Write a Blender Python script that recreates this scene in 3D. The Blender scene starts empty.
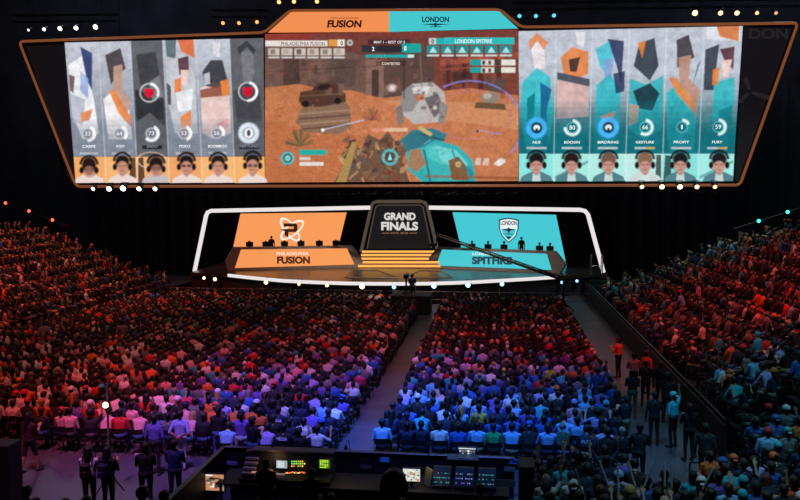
import bpy, math, random
import numpy as np
from mathutils import Vector, Matrix
random.seed(7); NP = np.random.RandomState(7)
S = bpy.context.scene
COL = S.collection
# ------------------------------------------------------------------ camera
CAMP = Vector((6.6, 0.0, 8.0)); YAW = math.radians(6.77); PITCH = math.radians(4.289); F = 800.0
cam = bpy.data.cameras.new('camera'); cam.sensor_width = 36; cam.lens = 36
cam.clip_end = 300
camo = bpy.data.objects.new('camera', cam); COL.objects.link(camo)
camo.location = CAMP; camo.rotation_euler = (math.radians(90) - PITCH, 0, YAW)
S.camera = camo
S.view_settings.view_transform = 'Standard'; S.view_settings.look = 'None'
S.view_settings.exposure = 0; S.view_settings.gamma = 1; S.view_settings.use_curve_mapping = False
AX = Vector((-math.sin(YAW) * math.cos(PITCH), math.cos(YAW) * math.cos(PITCH), -math.sin(PITCH)))
RT = Vector((math.cos(YAW), math.sin(YAW), 0)); UP = RT.cross(AX)
def ray(px, py): return AX + RT * ((px - 400) / F) + UP * ((250 - py) / F)
def onY(px, py, Y):            # point of the photograph on the vertical plane at depth Y
    d = ray(px, py); return CAMP + d * ((Y - CAMP.y) / d.y)
def onZ(px, py, z):            # point of the photograph on the level z
    d = ray(px, py); return CAMP + d * ((z - CAMP.z) / d.z)
def proj(p):
    v = Vector(p) - CAMP; w = v.dot(AX)
    return 400 + F * v.dot(RT) / w, 250 - F * v.dot(UP) / w, w
def lin(c):
    if isinstance(c, str):
        c = c.lstrip('#'); c = [int(c[i:i + 2], 16) / 255 for i in (0, 2, 4)]
    return tuple((x / 12.92 if x <= .04045 else ((x + .055) / 1.055) ** 2.4) for x in c)
# ------------------------------------------------------------------ materials
MATS = {}
def mat(name, col=(.5, .5, .5), rough=.6, metal=0., emit=None, strength=1., bump=0., bscale=30., var=0.):
    if name in MATS: return MATS[name]
    m = bpy.data.materials.new(name); m.use_nodes = True; nt = m.node_tree; b = nt.nodes['Principled BSDF']
    c = lin(col) if isinstance(col, str) else col
    b.inputs['Base Color'].default_value = (*c[:3], 1); b.inputs['Roughness'].default_value = rough
    b.inputs['Metallic'].default_value = metal
    if var or bump:
        tc = nt.nodes.new('ShaderNodeTexCoord'); no = nt.nodes.new('ShaderNodeTexNoise')
        no.inputs['Scale'].default_value = bscale; no.inputs['Detail'].default_value = 5
        nt.links.new(tc.outputs['Object'], no.inputs['Vector'])
        if var:
            r = nt.nodes.new('ShaderNodeValToRGB')
            r.color_ramp.elements[0].position = .3; r.color_ramp.elements[1].position = .7
            r.color_ramp.elements[0].color = (*[x * (1 - var) for x in c[:3]], 1)
            r.color_ramp.elements[1].color = (*[min(1, x * (1 + var)) for x in c[:3]], 1)
            nt.links.new(no.outputs['Fac'], r.inputs['Fac']); nt.links.new(r.outputs['Color'], b.inputs['Base Color'])
        if bump:
            bp = nt.nodes.new('ShaderNodeBump'); bp.inputs['Strength'].default_value = bump
            nt.links.new(no.outputs['Fac'], bp.inputs['Height']); nt.links.new(bp.outputs['Normal'], b.inputs['Normal'])
    if emit is not None:
        e = lin(emit) if isinstance(emit, str) else emit
        b.inputs['Emission Color'].default_value = (*e[:3], 1); b.inputs['Emission Strength'].default_value = strength
        b.inputs['Base Color'].default_value = (.01, .01, .01, 1)
    MATS[name] = m; return m
def mat_screen():
    m = bpy.data.materials.new('led_screen'); m.use_nodes = True; nt = m.node_tree; b = nt.nodes['Principled BSDF']
    a = nt.nodes.new('ShaderNodeAttribute'); a.attribute_name = 'Col'
    b.inputs['Base Color'].default_value = (.004, .004, .004, 1); b.inputs['Roughness'].default_value = .7
    b.inputs['Specular IOR Level'].default_value = .1
    nt.links.new(a.outputs['Color'], b.inputs['Emission Color']); b.inputs['Emission Strength'].default_value = 1.
    return m
SCREEN = mat_screen()
def mat_objcol(name, rough=.8, weave=.25, scale=60):
    m = bpy.data.materials.new(name); m.use_nodes = True; nt = m.node_tree; b = nt.nodes['Principled BSDF']
    oi = nt.nodes.new('ShaderNodeObjectInfo'); tc = nt.nodes.new('ShaderNodeTexCoord')
    no = nt.nodes.new('ShaderNodeTexNoise'); no.inputs['Scale'].default_value = scale; no.inputs['Detail'].default_value = 3
    mp = nt.nodes.new('ShaderNodeMapRange'); mp.inputs['To Min'].default_value = 1 - weave; mp.inputs['To Max'].default_value = 1 + weave
    mx = nt.nodes.new('ShaderNodeVectorMath'); mx.operation = 'SCALE'
    nt.links.new(tc.outputs['Object'], no.inputs['Vector']); nt.links.new(no.outputs['Fac'], mp.inputs['Value'])
    nt.links.new(oi.outputs['Color'], mx.inputs[0]); nt.links.new(mp.outputs['Result'], mx.inputs['Scale'])
    nt.links.new(mx.outputs['Vector'], b.inputs['Base Color']); b.inputs['Roughness'].default_value = rough
    return m
def mat_attr(name, rough=.8):
    m = bpy.data.materials.new(name); m.use_nodes = True; nt = m.node_tree; b = nt.nodes['Principled BSDF']
    a = nt.nodes.new('ShaderNodeAttribute'); a.attribute_name = 'Col'
    nt.links.new(a.outputs['Color'], b.inputs['Base Color']); b.inputs['Roughness'].default_value = rough
    return m
# ------------------------------------------------------------------ mesh helpers
class MB:
    def __init__(s): s.v = []; s.f = []
    def add(s, vs, fs):
        o = len(s.v); s.v += [tuple(p) for p in vs]; s.f += [tuple(i + o for i in f) for f in fs]; return s
    def box(s, x0, y0, z0, x1, y1, z1, M=None):
        vs = [Vector((x, y, z)) for x in (x0, x1) for y in (y0, y1) for z in (z0, z1)]
        if M: vs = [M @ p for p in vs]
        return s.add(vs, [(0, 1, 3, 2), (4, 6, 7, 5), (0, 4, 5, 1), (2, 3, 7, 6), (0, 2, 6, 4), (1, 5, 7, 3)])
    def bbox(s, x0, y0, z0, x1, y1, z1, b=.01, M=None):     # box with chamfered edges
        c = Vector(((x0 + x1) / 2, (y0 + y1) / 2, (z0 + z1) / 2)); h = Vector((x1 - x0, y1 - y0, z1 - z0)) / 2
        vs = []; idx = {}
        for sx in (-1, 1):
            for sy in (-1, 1):
                for sz in (-1, 1):
                    for k in range(3):
                        q = [h.x - b, h.y - b, h.z - b]; q[k] += b
                        idx[sx, sy, sz, k] = len(vs); vs.append(c + Vector((sx * q[0], sy * q[1], sz * q[2])))
        I = idx; fs = []
        for k in range(3):
            a, d = [i for i in range(3) if i != k]
            for sg in (-1, 1):
                q = []
                for u, w in ((-1, -1), (1, -1), (1, 1), (-1, 1)):
                    t = [0, 0, 0]; t[k] = sg; t[a] = u; t[d] = w; q.append(I[(*t, k)])
                fs.append(q)
            for u in (-1, 1):
                for w in (-1, 1):
                    t0 = [0, 0, 0]; t0[a] = u; t0[d] = w; t1 = list(t0); t0[k] = -1; t1[k] = 1
                    fs.append([I[(*t0, a)], I[(*t0, d)], I[(*t1, d)], I[(*t1, a)]])
        for sx in (-1, 1):
            for sy in (-1, 1):
                for sz in (-1, 1): fs.append([I[sx, sy, sz, k] for k in range(3)])
        if M: vs = [M @ p for p in vs]
        return s.add(vs, fs)
    def prism(s, pts, dy):                                 # front polygon (3d points) extruded by vector dy
        n = len(pts); d = Vector(dy)
        return s.add(list(pts) + [Vector(p) + d for p in pts],
                     [tuple(range(n)), tuple(range(2 * n - 1, n - 1, -1))] + [(i, i + n, (i + 1) % n + n, (i + 1) % n) for i in range(n)])
    def tube(s, pts, r, n=8, closed=False):
        pts = [Vector(p) for p in pts]; N = len(pts); rr = r if isinstance(r, (list, tuple)) else [r] * N
        vs = []; ref = None
        for i, p in enumerate(pts):
            a = pts[i - 1] if (i > 0 or closed) else p; b = pts[(i + 1) % N] if (i < N - 1 or closed) else p
            t = (b - a).normalized()
            if ref is None: ref = Vector((0, 0, 1)) if abs(t.z) < .9 else Vector((1, 0, 0))
            u = t.cross(ref).normalized(); w = u.cross(t).normalized(); ref = w
            for k in range(n):
                an = 2 * math.pi * k / n; vs.append(p + (u * math.cos(an) + w * math.sin(an)) * rr[i])
        fs = []
        for i in range(N if closed else N - 1):
            j = (i + 1) % N
            for k in range(n): fs.append((i * n + k, i * n + (k + 1) % n, j * n + (k + 1) % n, j * n + k))
        if not closed: fs += [tuple(range(n - 1, -1, -1)), tuple((N - 1) * n + k for k in range(n))]
        return s.add(vs, fs)
    def lathe(s, c, prof, axis=(0, 0, 1), n=16):             # prof: (radius, height)
        c = Vector(c); t = Vector(axis).normalized(); u = t.orthogonal().normalized(); w = t.cross(u)
        vs = []
        for r, h in prof:
            for k in range(n):
                an = 2 * math.pi * k / n; vs.append(c + t * h + (u * math.cos(an) + w * math.sin(an)) * r)
        N = len(prof); fs = [(i * n + k, i * n + (k + 1) % n, (i + 1) * n + (k + 1) % n, (i + 1) * n + k) for i in range(N - 1) for k in range(n)]
        fs += [tuple(range(n - 1, -1, -1)), tuple((N - 1) * n + k for k in range(n))]
        return s.add(vs, fs)
    def build(s, name, m, parent=None, smooth=False, M=None):
        me = bpy.data.meshes.new(name); me.from_pydata(s.v, [], s.f); me.update()
        if smooth:
            me.polygons.foreach_set('use_smooth', [True] * len(me.polygons))
        o = bpy.data.objects.new(name, me); COL.objects.link(o)
        if m: me.materials.append(m)
        if parent:
            o.parent = parent
            if M is None: me.transform(Matrix.Translation(-parent.location))
        return o
def tag(o, label, cat, group=None, kind=None):
    if label: o['label'] = label
    if cat: o['category'] = cat
    if group: o['group'] = group
    if kind: o['kind'] = kind
    return o
def thing(name, label, cat, loc=(0, 0, 0), group=None, rz=0):
    o = bpy.data.objects.new(name, None); COL.objects.link(o); o.location = loc; o.rotation_euler.z = rz
    o.empty_display_size = .1
    bpy.context.view_layer.update() if False else None
    return tag(o, label, cat, group)
def struct(o): o['kind'] = 'structure'; return o
def grid_mesh(name, P, C, m, parent=None):
    """P: (H,W,3) positions, C: (H,W,3) linear colours"""
    H, W, _ = P.shape
    me = bpy.data.meshes.new(name)
    me.vertices.add(H * W); me.vertices.foreach_set('co', P.reshape(-1).astype(np.float32))
    i = np.arange(H * W).reshape(H, W)
    q = np.stack([i[1:, :-1], i[1:, 1:], i[:-1, 1:], i[:-1, :-1]], -1).reshape(-1, 4)
    me.loops.add(q.size); me.loops.foreach_set('vertex_index', q.reshape(-1).astype(np.int32))
    me.polygons.add(len(q)); me.polygons.foreach_set('loop_start', (np.arange(len(q)) * 4).astype(np.int32))
    me.update(calc_edges=True)
    a = me.attributes.new('Col', 'FLOAT_COLOR', 'POINT')
    c4 = np.concatenate([C, np.ones((H, W, 1))], -1).astype(np.float32); a.data.foreach_set('color', c4.reshape(-1))
    me.materials.append(m)
    o = bpy.data.objects.new(name, me); COL.objects.link(o)
    if parent: o.parent = parent; me.transform(Matrix.Translation(-parent.location))
    return o
_tc = {}
def text2d(body, bold=0.):
    k = (body, bold)
    if k not in _tc:
        cu = bpy.data.curves.new('t', 'FONT'); cu.body = body; cu.offset = bold; cu.resolution_u = 4
        o = bpy.data.objects.new('t', cu); COL.objects.link(o)
        dg = bpy.context.evaluated_depsgraph_get(); me = bpy.data.meshes.new_from_object(o.evaluated_get(dg))
        vs = [(v.co.x, v.co.y) for v in me.vertices]; fs = [tuple(p.vertices) for p in me.polygons]
        bpy.data.objects.remove(o); bpy.data.curves.remove(cu); bpy.data.meshes.remove(me)
        x0 = min(v[0] for v in vs); x1 = max(v[0] for v in vs); y0 = min(v[1] for v in vs); y1 = max(v[1] for v in vs)
        _tc[k] = ([((x - x0) / (x1 - x0), (y - y0) / (y1 - y0)) for x, y in vs], fs)
    return _tc[k]
def text_on(mb, body, x0, y0, x1, y1, fn, bold=.02, shear=0., tilt=0.):
    """letters mapped into the box x0..x1, y0(top)..y1(bottom) by fn(px,py)"""
    vs, fs = text2d(body, bold); out = []
    for u, v in vs:
        x = x0 + (x1 - x0) * u; y = y1 + (y0 - y1) * v
        x += shear * (y1 - y); y += tilt * (x - x0); out.append(fn(x, y))
    mb.add(out, fs)
def emis(name, c, s=1.): return mat('glow_' + name, emit=c, strength=s)
# ------------------------------------------------------------------ picture painter (numbers in the frame of the picture)
RS = 3.0; CX, CY = 800, 200
YY, XX = np.mgrid[0:int(CY * RS), 0:int(CX * RS)]; XX = XX / RS; YY = YY / RS
IMG = np.zeros((int(CY * RS), int(CX * RS), 3)); IMG[:] = lin('#101014')
def _win(x0, y0, x1, y1):
    a = slice(max(0, int((y0 - 1) * RS)), max(0, min(IMG.shape[0], int((y1 + 2) * RS))))
    b = slice(max(0, int((x0 - 1) * RS)), max(0, min(IMG.shape[1], int((x1 + 2) * RS)))); return a, b
XF = None   # optional enlargement about a point
def tf(x, y): return (x, y) if XF is None else (XF[1] + (x - XF[1]) * XF[0], XF[2] + (y - XF[2]) * XF[0])
def pol(pts, c, a=1.):
    pts = [tf(*p) for p in pts]
    xs = [p[0] for p in pts]; ys = [p[1] for p in pts]; w = _win(min(xs), min(ys), max(xs), max(ys))
    X = XX[w]; Y = YY[w]; ins = np.zeros(X.shape, bool); n = len(pts)
    for i in range(n):
        (xa, ya), (xb, yb) = pts[i], pts[(i + 1) % n]
        if ya == yb: continue
        ins ^= ((ya > Y) != (yb > Y)) & (X < (xb - xa) * (Y - ya) / (yb - ya) + xa)
    m = ins[..., None] * a; IMG[w] = IMG[w] * (1 - m) + np.array(lin(c)) * m
def rc(x0, y0, x1, y1, c, a=1.): pol([(x0, y0), (x1, y0), (x1, y1), (x0, y1)], c, a)
def el(cx, cy, rx, ry, c, a=1., soft=.15, rot=0., ring=None, arc=None):
    cx, cy = tf(cx, cy)
    if XF: rx *= XF[0]; ry *= XF[0]; ring = ring and ring * XF[0]
    R = max(rx, ry) * (1 + soft) + 1; w = _win(cx - R, cy - R, cx + R, cy + R)
    dx = XX[w] - cx; dy = YY[w] - cy; co, si = math.cos(rot), math.sin(rot)
    d = np.sqrt(((dx * co + dy * si) / rx) ** 2 + ((-dx * si + dy * co) / ry) ** 2)
    if ring: m = np.clip(1.5 - np.abs(d - 1) * rx / ring, 0, 1)
    else: m = np.clip((1 + soft - d) / (2 * soft), 0, 1)
    if arc:
        an = np.arctan2(dy, dx); m = m * ((an - arc[0]) % (2 * math.pi) < (arc[1] - arc[0]))
    m = (m * a)[..., None]; IMG[w] = IMG[w] * (1 - m) + np.array(lin(c)) * m
def ln(x0, y0, x1, y1, wd, c, a=1.):
    x0, y0 = tf(x0, y0); x1, y1 = tf(x1, y1)
    w = _win(min(x0, x1) - wd, min(y0, y1) - wd, max(x0, x1) + wd, max(y0, y1) + wd)
    dx, dy = x1 - x0, y1 - y0; L = dx * dx + dy * dy
    t = np.clip(((XX[w] - x0) * dx + (YY[w] - y0) * dy) / L, 0, 1)
    d = np.hypot(XX[w] - x0 - t * dx, YY[w] - y0 - t * dy); m = (np.clip(wd / 2 - d + .4, 0, 1) * a)[..., None]
    IMG[w] = IMG[w] * (1 - m) + np.array(lin(c)) * m
def vnoise(shape, cell, seed):
    r = np.random.RandomState(seed); h, w = shape; gh, gw = int(h / cell) + 3, int(w / cell) + 3
    g = r.rand(gh, gw); y = np.arange(h) / cell; x = np.arange(w) / cell
    yi = y.astype(int); xi = x.astype(int); fy = (y - yi)[:, None]; fx = (x - xi)[None, :]
    fy = fy * fy * (3 - 2 * fy); fx = fx * fx * (3 - 2 * fx)
    a = g[yi][:, xi]; b = g[yi][:, xi + 1]; c = g[yi + 1][:, xi]; d = g[yi + 1][:, xi + 1]
    return (a * (1 - fx) + b * fx) * (1 - fy) + (c * (1 - fx) + d * fx) * fy
def mottle(x0, y0, x1, y1, amp, cell=8, seed=1):
    w = _win(x0, y0, x1, y1); n = vnoise(IMG[w].shape[:2], cell * RS / 3, seed) * .6 + vnoise(IMG[w].shape[:2], cell * RS / 9, seed + 1) * .4
    IMG[w] *= (1 + amp * (n - .5) * 2)[..., None]
def vgrad(pts_fn, stops):
    pass
def grad(x0, y0, x1, y1, stops):
    w = _win(x0, y0, x1, y1); t = np.clip((YY[w] - y0) / (y1 - y0), 0, 1)
    for k in range(3): IMG[w + (k,)] = np.interp(t, [s[0] for s in stops], [lin(s[1])[k] for s in stops])
# ---- the game picture: a desert canyon town with a parked car on a rock
grad(264, 26, 520, 183, [(0, '#7d3a34'), (.2, '#6b423a'), (.42, '#8a5a48'), (.5, '#b8704e'), (.7, '#cc8058'), (1, '#b5623f')])
pol([(264, 46), (330, 50), (372, 56), (376, 92), (330, 92), (264, 104)], '#6e544b'); pol([(284, 50), (300, 52), (300, 88), (284, 92)], '#553f3a')
pol([(330, 58), (356, 60), (356, 86), (330, 88)], '#5e4a45'); rc(366, 60, 384, 98, '#84655a'); rc(372, 70, 379, 98, '#4d3733')
pol([(384, 50), (432, 46), (440, 60), (440, 100), (384, 100)], '#5c4642'); pol([(434, 44), (520, 40), (520, 96), (470, 90), (434, 92)], '#7c4236')
for x in (446, 462, 478, 496): rc(x, 58, x + 5, 90, '#4a2624', .8)
pol([(440, 60), (520, 52), (520, 58), (440, 66)], '#a05240'); rc(452, 72, 472, 84, '#3c2a2a', .8); rc(486, 78, 505, 92, '#5b4a44')
pol([(264, 30), (330, 28), (300, 44), (264, 46)], '#8e3b33'); pol([(264, 88), (300, 84), (330, 92), (350, 90), (372, 96), (384, 98), (470, 88), (520, 96), (520, 183), (264, 183)], '#c27850')
mottle(264, 26, 520, 183, .22, 14, 5)
pol([(264, 118), (300, 128), (350, 134), (420, 150), (400, 183), (264, 183)], '#b9683f', .5); pol([(380, 100), (520, 104), (520, 130), (430, 118)], '#d4946c', .6)
pol([(300, 112), (306, 102), (340, 98), (350, 106), (352, 128), (340, 134), (306, 132), (296, 122)], '#8b6a56')
for k in range(4): ln(299 + k, 114 + 5 * k, 351 - k, 110 + 5 * k, 1.6, '#5a4238' if k % 2 else '#a78870')
pol([(299, 100), (301, 92), (312, 90), (318, 83), (334, 82), (341, 90), (346, 94), (346, 102), (320, 107), (302, 106)], '#54392f')
pol([(316, 90), (320, 85), (332, 84), (336, 89)], '#2f211f'); el(306, 104, 3.4, 3.4, '#231a1a'); el(338, 101, 3.4, 3.4, '#231a1a'); ln(301, 96, 344, 94, 1.2, '#7a5646')
for k in range(46):
    a = random.uniform(math.pi, 2 * math.pi); ln(300, 146, 300 + 14 * math.cos(a), 146 + 17 * math.sin(a), .8, random.choice(['#5f5a3c', '#7c6c46', '#3e3c2c', '#8a6a48']))
for k in range(24):
    a = random.uniform(math.pi, 2 * math.pi); ln(372, 120, 372 + 9 * math.cos(a), 120 + 12 * math.sin(a), .7, random.choice(['#7a5040', '#a04a40', '#5a4030']))
el(490, 98, 9, 6, '#8d8474'); el(487, 96, 4, 3, '#b8b4a4'); pol([(476, 102), (504, 104), (506, 110), (474, 108)], '#6d5038')
# a plain pale machine block and plain turquoise and brown machinery in the foreground
pol([(402, 92), (412, 84), (432, 82), (444, 92), (446, 108), (438, 122), (414, 124), (400, 112)], '#b9b3b0'); pol([(402, 92), (412, 84), (422, 96), (412, 112), (400, 112)], '#8f8a8a')
pol([(424, 98), (438, 94), (444, 108), (434, 118)], '#6b6668'); pol([(412, 88), (430, 86), (428, 92), (414, 94)], '#dcd8d6'); pol([(416, 96), (424, 94), (424, 100), (416, 101)], '#c9744a')
pol([(396, 108), (402, 104), (404, 122), (398, 126)], '#7f7675'); pol([(440, 100), (448, 106), (444, 124), (438, 122)], '#8f8684')
pol([(334, 183), (346, 160), (352, 146), (362, 148), (368, 134), (380, 140), (388, 131), (396, 142), (408, 148), (402, 160), (410, 183)], '#6d5040')
for k in range(40):
    x = random.uniform(342, 404); y = random.uniform(138, 180); pol([(x, y), (x + random.uniform(3, 9), y - random.uniform(0, 4)), (x + random.uniform(2, 8), y + random.uniform(2, 7)), (x - 1, y + random.uniform(1, 6))], random.choice(['#3c2c28', '#8a684c', '#4e3a34', '#b08c68', '#7a3a30', '#5c5450']), .8)
mottle(336, 130, 408, 183, .4, 4, 11)
for k in range(36):
    x = random.uniform(338, 400); y = random.uniform(138, 178); ln(x, y, x + random.uniform(-8, 8), y + random.uniform(2, 8), random.uniform(1, 2.4), random.choice(['#a8845c', '#3a2b26', '#caa878', '#6c5546', '#8d3b30']))
pol([(336, 183), (352, 142), (358, 142), (346, 183)], '#a98a52'); pol([(400, 140), (412, 130), (432, 128), (448, 134), (436, 150), (410, 156)], '#2b7886')
pol([(406, 152), (436, 140), (458, 146), (472, 160), (476, 183), (424, 183), (408, 170)], '#2ba9ad'); el(446, 164, 27, 19, '#36b4b4', .8, rot=.45); el(438, 154, 14, 8, '#58cccc', .7, rot=.5); el(462, 172, 12, 9, '#1d858e', .7, rot=.4); el(418, 140, 13, 8, '#246e80', .8, rot=-.2); pol([(436, 146), (456, 150), (468, 164), (460, 172), (440, 160)], '#6cd2d0')
pol([(410, 150), (420, 148), (426, 164), (416, 172), (408, 166)], '#a27a5c'); ln(424, 150, 430, 180, 2, '#1c6a74'); ln(452, 150, 462, 180, 1.6, '#187b82'); ln(420, 134, 444, 140, 2, '#1a5260')
pol([(448, 160), (458, 156), (466, 166), (468, 180), (452, 180)], '#7c5a3e'); el(458, 164, 3, 3, '#c9a36e'); ln(420, 128, 430, 134, 4, '#c9b070'); ln(426, 176, 518, 178, 3, '#8d4a30', .7)
el(390, 157, 7, 7, '#49c6c6', .9, ring=1.1); el(390, 157, 4.6, 4.6, '#314048', .9); pol([(388, 160), (390, 153), (392, 160)], '#9ff0ee')
el(470, 125, 52, 44, '#8a8fd8', .75, ring=.9, arc=(-2.2, .6)); el(470, 115, 40, 24, '#c07ca0', .45, ring=.7); el(392, 88, 4, 3, '#ffe7e0', .9, soft=.6)
ln(322, 130, 364, 120, .8, '#dfe3ff'); el(323, 130, 1.6, 1.6, '#ffffff'); ln(478, 130, 500, 134, .7, '#8fa0e0'); el(477, 131, 1.2, 1.2, '#101020')
rc(372, 128, 408, 131.5, '#e8c8a8', .75); rc(372, 128, 385, 131.5, '#d86a5a', .6)
for k in range(90):
    x = random.uniform(266, 518); y = random.uniform(100, 181)
    if not (336 < x < 476 and y > 126): el(x, y, random.uniform(.5, 2.4), random.uniform(.3, .9), random.choice(['#8a4c34', '#dca27a', '#a05c3c', '#7a4634']), .6)
for k in range(60):
    x = random.uniform(266, 518); y = random.uniform(48, 92); hgt_ = random.uniform(2, 14); pol([(x, y), (x + random.uniform(1, 7), y), (x + random.uniform(1, 7), y + hgt_), (x, y + hgt_)], random.choice(['#4a3432', '#8a6a5c', '#6a4038', '#9a5646', '#3c2c2c']), .45)
ln(264, 72, 380, 66, 1, '#3c2a2a', .6); ln(440, 70, 519, 64, 1.4, '#b06048', .6); ln(404, 52, 404, 98, 2, '#3c2c2c', .7); ln(420, 56, 422, 88, 1.4, '#8c7468', .6)
for k in range(14): a = random.uniform(-.2, .9); ln(412 + k * 4, 136 + k * 2.6, 418 + k * 4, 131 + k * 3, .8, random.choice(['#0f6a72', '#8fe8e4', '#1e8c92']), .7)
for k in range(10): el(random.uniform(404, 442), random.uniform(90, 118), random.uniform(1, 3.4), random.uniform(1, 2.6), random.choice(['#5c585c', '#e4e0de', '#8c8684', '#454248']), .7)
# heads up display
rc(266, 41, 328, 46.5, '#e6ded6'); rc(329, 40, 338, 46.5, '#e09a4c'); rc(338, 40, 345, 46.5, '#efe9e0'); el(350, 43, 2.2, 2.2, '#d8d8d8', .8, ring=.8)
for k in range(6):
    rc(269 + 13 * k, 48.5, 280 + 13 * k, 55.5, '#cfc4bc'); rc(271 + 13 * k, 49.5, 276 + 13 * k, 54.5, ['#8d8078', '#b7a69b', '#6d6460', '#a08c80'][k % 4]); rc(269 + 13 * k, 57, 280 + 13 * k, 58.6, '#e8e0dc', .8)
rc(368, 40, 410, 44.5, '#2a2430', .7); rc(362, 45.5, 377, 52.5, '#26303a', .9); rc(377, 45.5, 402, 52.5, '#202830', .9); rc(402, 44, 421, 53, '#20a39c'); rc(366, 55, 408, 58, '#25a8a4'); rc(408, 55, 414, 58, '#d8ece8')
rc(376, 61, 406, 66, '#3b2020', .5)
rc(429, 38.5, 436, 44.5, '#dfe5e6', .8); rc(436, 38.5, 444, 44.5, '#22b0ae'); rc(444, 38, 514, 44.5, '#2fc0c0')
for k in range(6):
    rc(427 + 14.5 * k, 46, 439 + 14.5 * k, 53.5, '#1f8e92'); pol([(429 + 14.5 * k, 53), (433 + 14.5 * k, 47), (437 + 14.5 * k, 53)], '#b8e6e4'); rc(427 + 14.5 * k, 55, 439 + 14.5 * k, 56.6, '#e8f0f0', .8)
for k in (0, 1):
    rc(470, 60 + 7.5 * k, 481, 65.5 + 7.5 * k, '#22a09c'); rc(481, 60 + 7.5 * k, 494, 65.5 + 7.5 * k, '#dcd8d0')
    rc(482, 61 + 7.5 * k, 485, 65 + 7.5 * k, '#3a3a3a'); rc(488, 61 + 7.5 * k, 491, 65 + 7.5 * k, '#705040'); rc(494, 60 + 7.5 * k, 500, 65.5 + 7.5 * k, '#4a4038'); rc(501, 60 + 7.5 * k, 515, 65.5 + 7.5 * k, '#e8e2d6')
pol([(282, 154), (288, 150), (294, 154), (294, 162), (288, 166), (282, 162)], '#1b4a52', .9); el(288, 158, 5.6, 5.6, '#58d0d0', .9, ring=.9); el(288, 158, 3, 3, '#8ad0d0', .9)
rc(300, 149.5, 327, 155, '#1fae9e'); rc(300, 162, 324, 165.5, '#e6e6e2', .9); rc(300, 157, 311, 160, '#e6e6e2', .7)
for x in (474, 482, 496): pol([(x, 165), (x + 2, 158), (x + 7, 158), (x + 6, 165)], '#dfd8cc', .7)
pol([(493, 164), (497, 160), (505, 159), (505, 162), (499, 166)], '#f0ece4', .8)
# header
pol([(264, 33), (290, 11), (389, 10.5), (389, 32)], '#f08c4c'); pol([(389, 32), (389, 10.5), (500, 10), (520, 28)], '#42c6cc')
# ---- side panels
LT = [64.5, 98, 130.5, 162.5, 195.5, 229.5, 263.5]; LBm = [73.5, 105, 136.5, 168.5, 201.5, 234, 264.5]; LB2 = [75.5, 106, 138, 169.5, 202, 235, 265]
RTp = [518.5, 556, 592.5, 629.5, 666.5, 704.5, 743]; RBm = [519, 554, 589.5, 626, 663, 699, 734.5]; RB2 = [519, 553.5, 589, 625.5, 661.5, 698, 733]
def ytop(x): return 42.5 - (x - 64.5) * .0225 - (1.2 if x > 500 else 0)
def q(i, u, v, L=True):        # u across, v down the panel
    T, B = (LT, LBm) if L else (RTp, RBm); yb = 156.5 if L else 153.5
    xt = T[i] + (T[i + 1] - T[i]) * u; xb = B[i] + (B[i + 1] - B[i]) * u; yt = ytop(xt); return (xt + (xb - xt) * v, yt + (yb - yt) * v)
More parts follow.
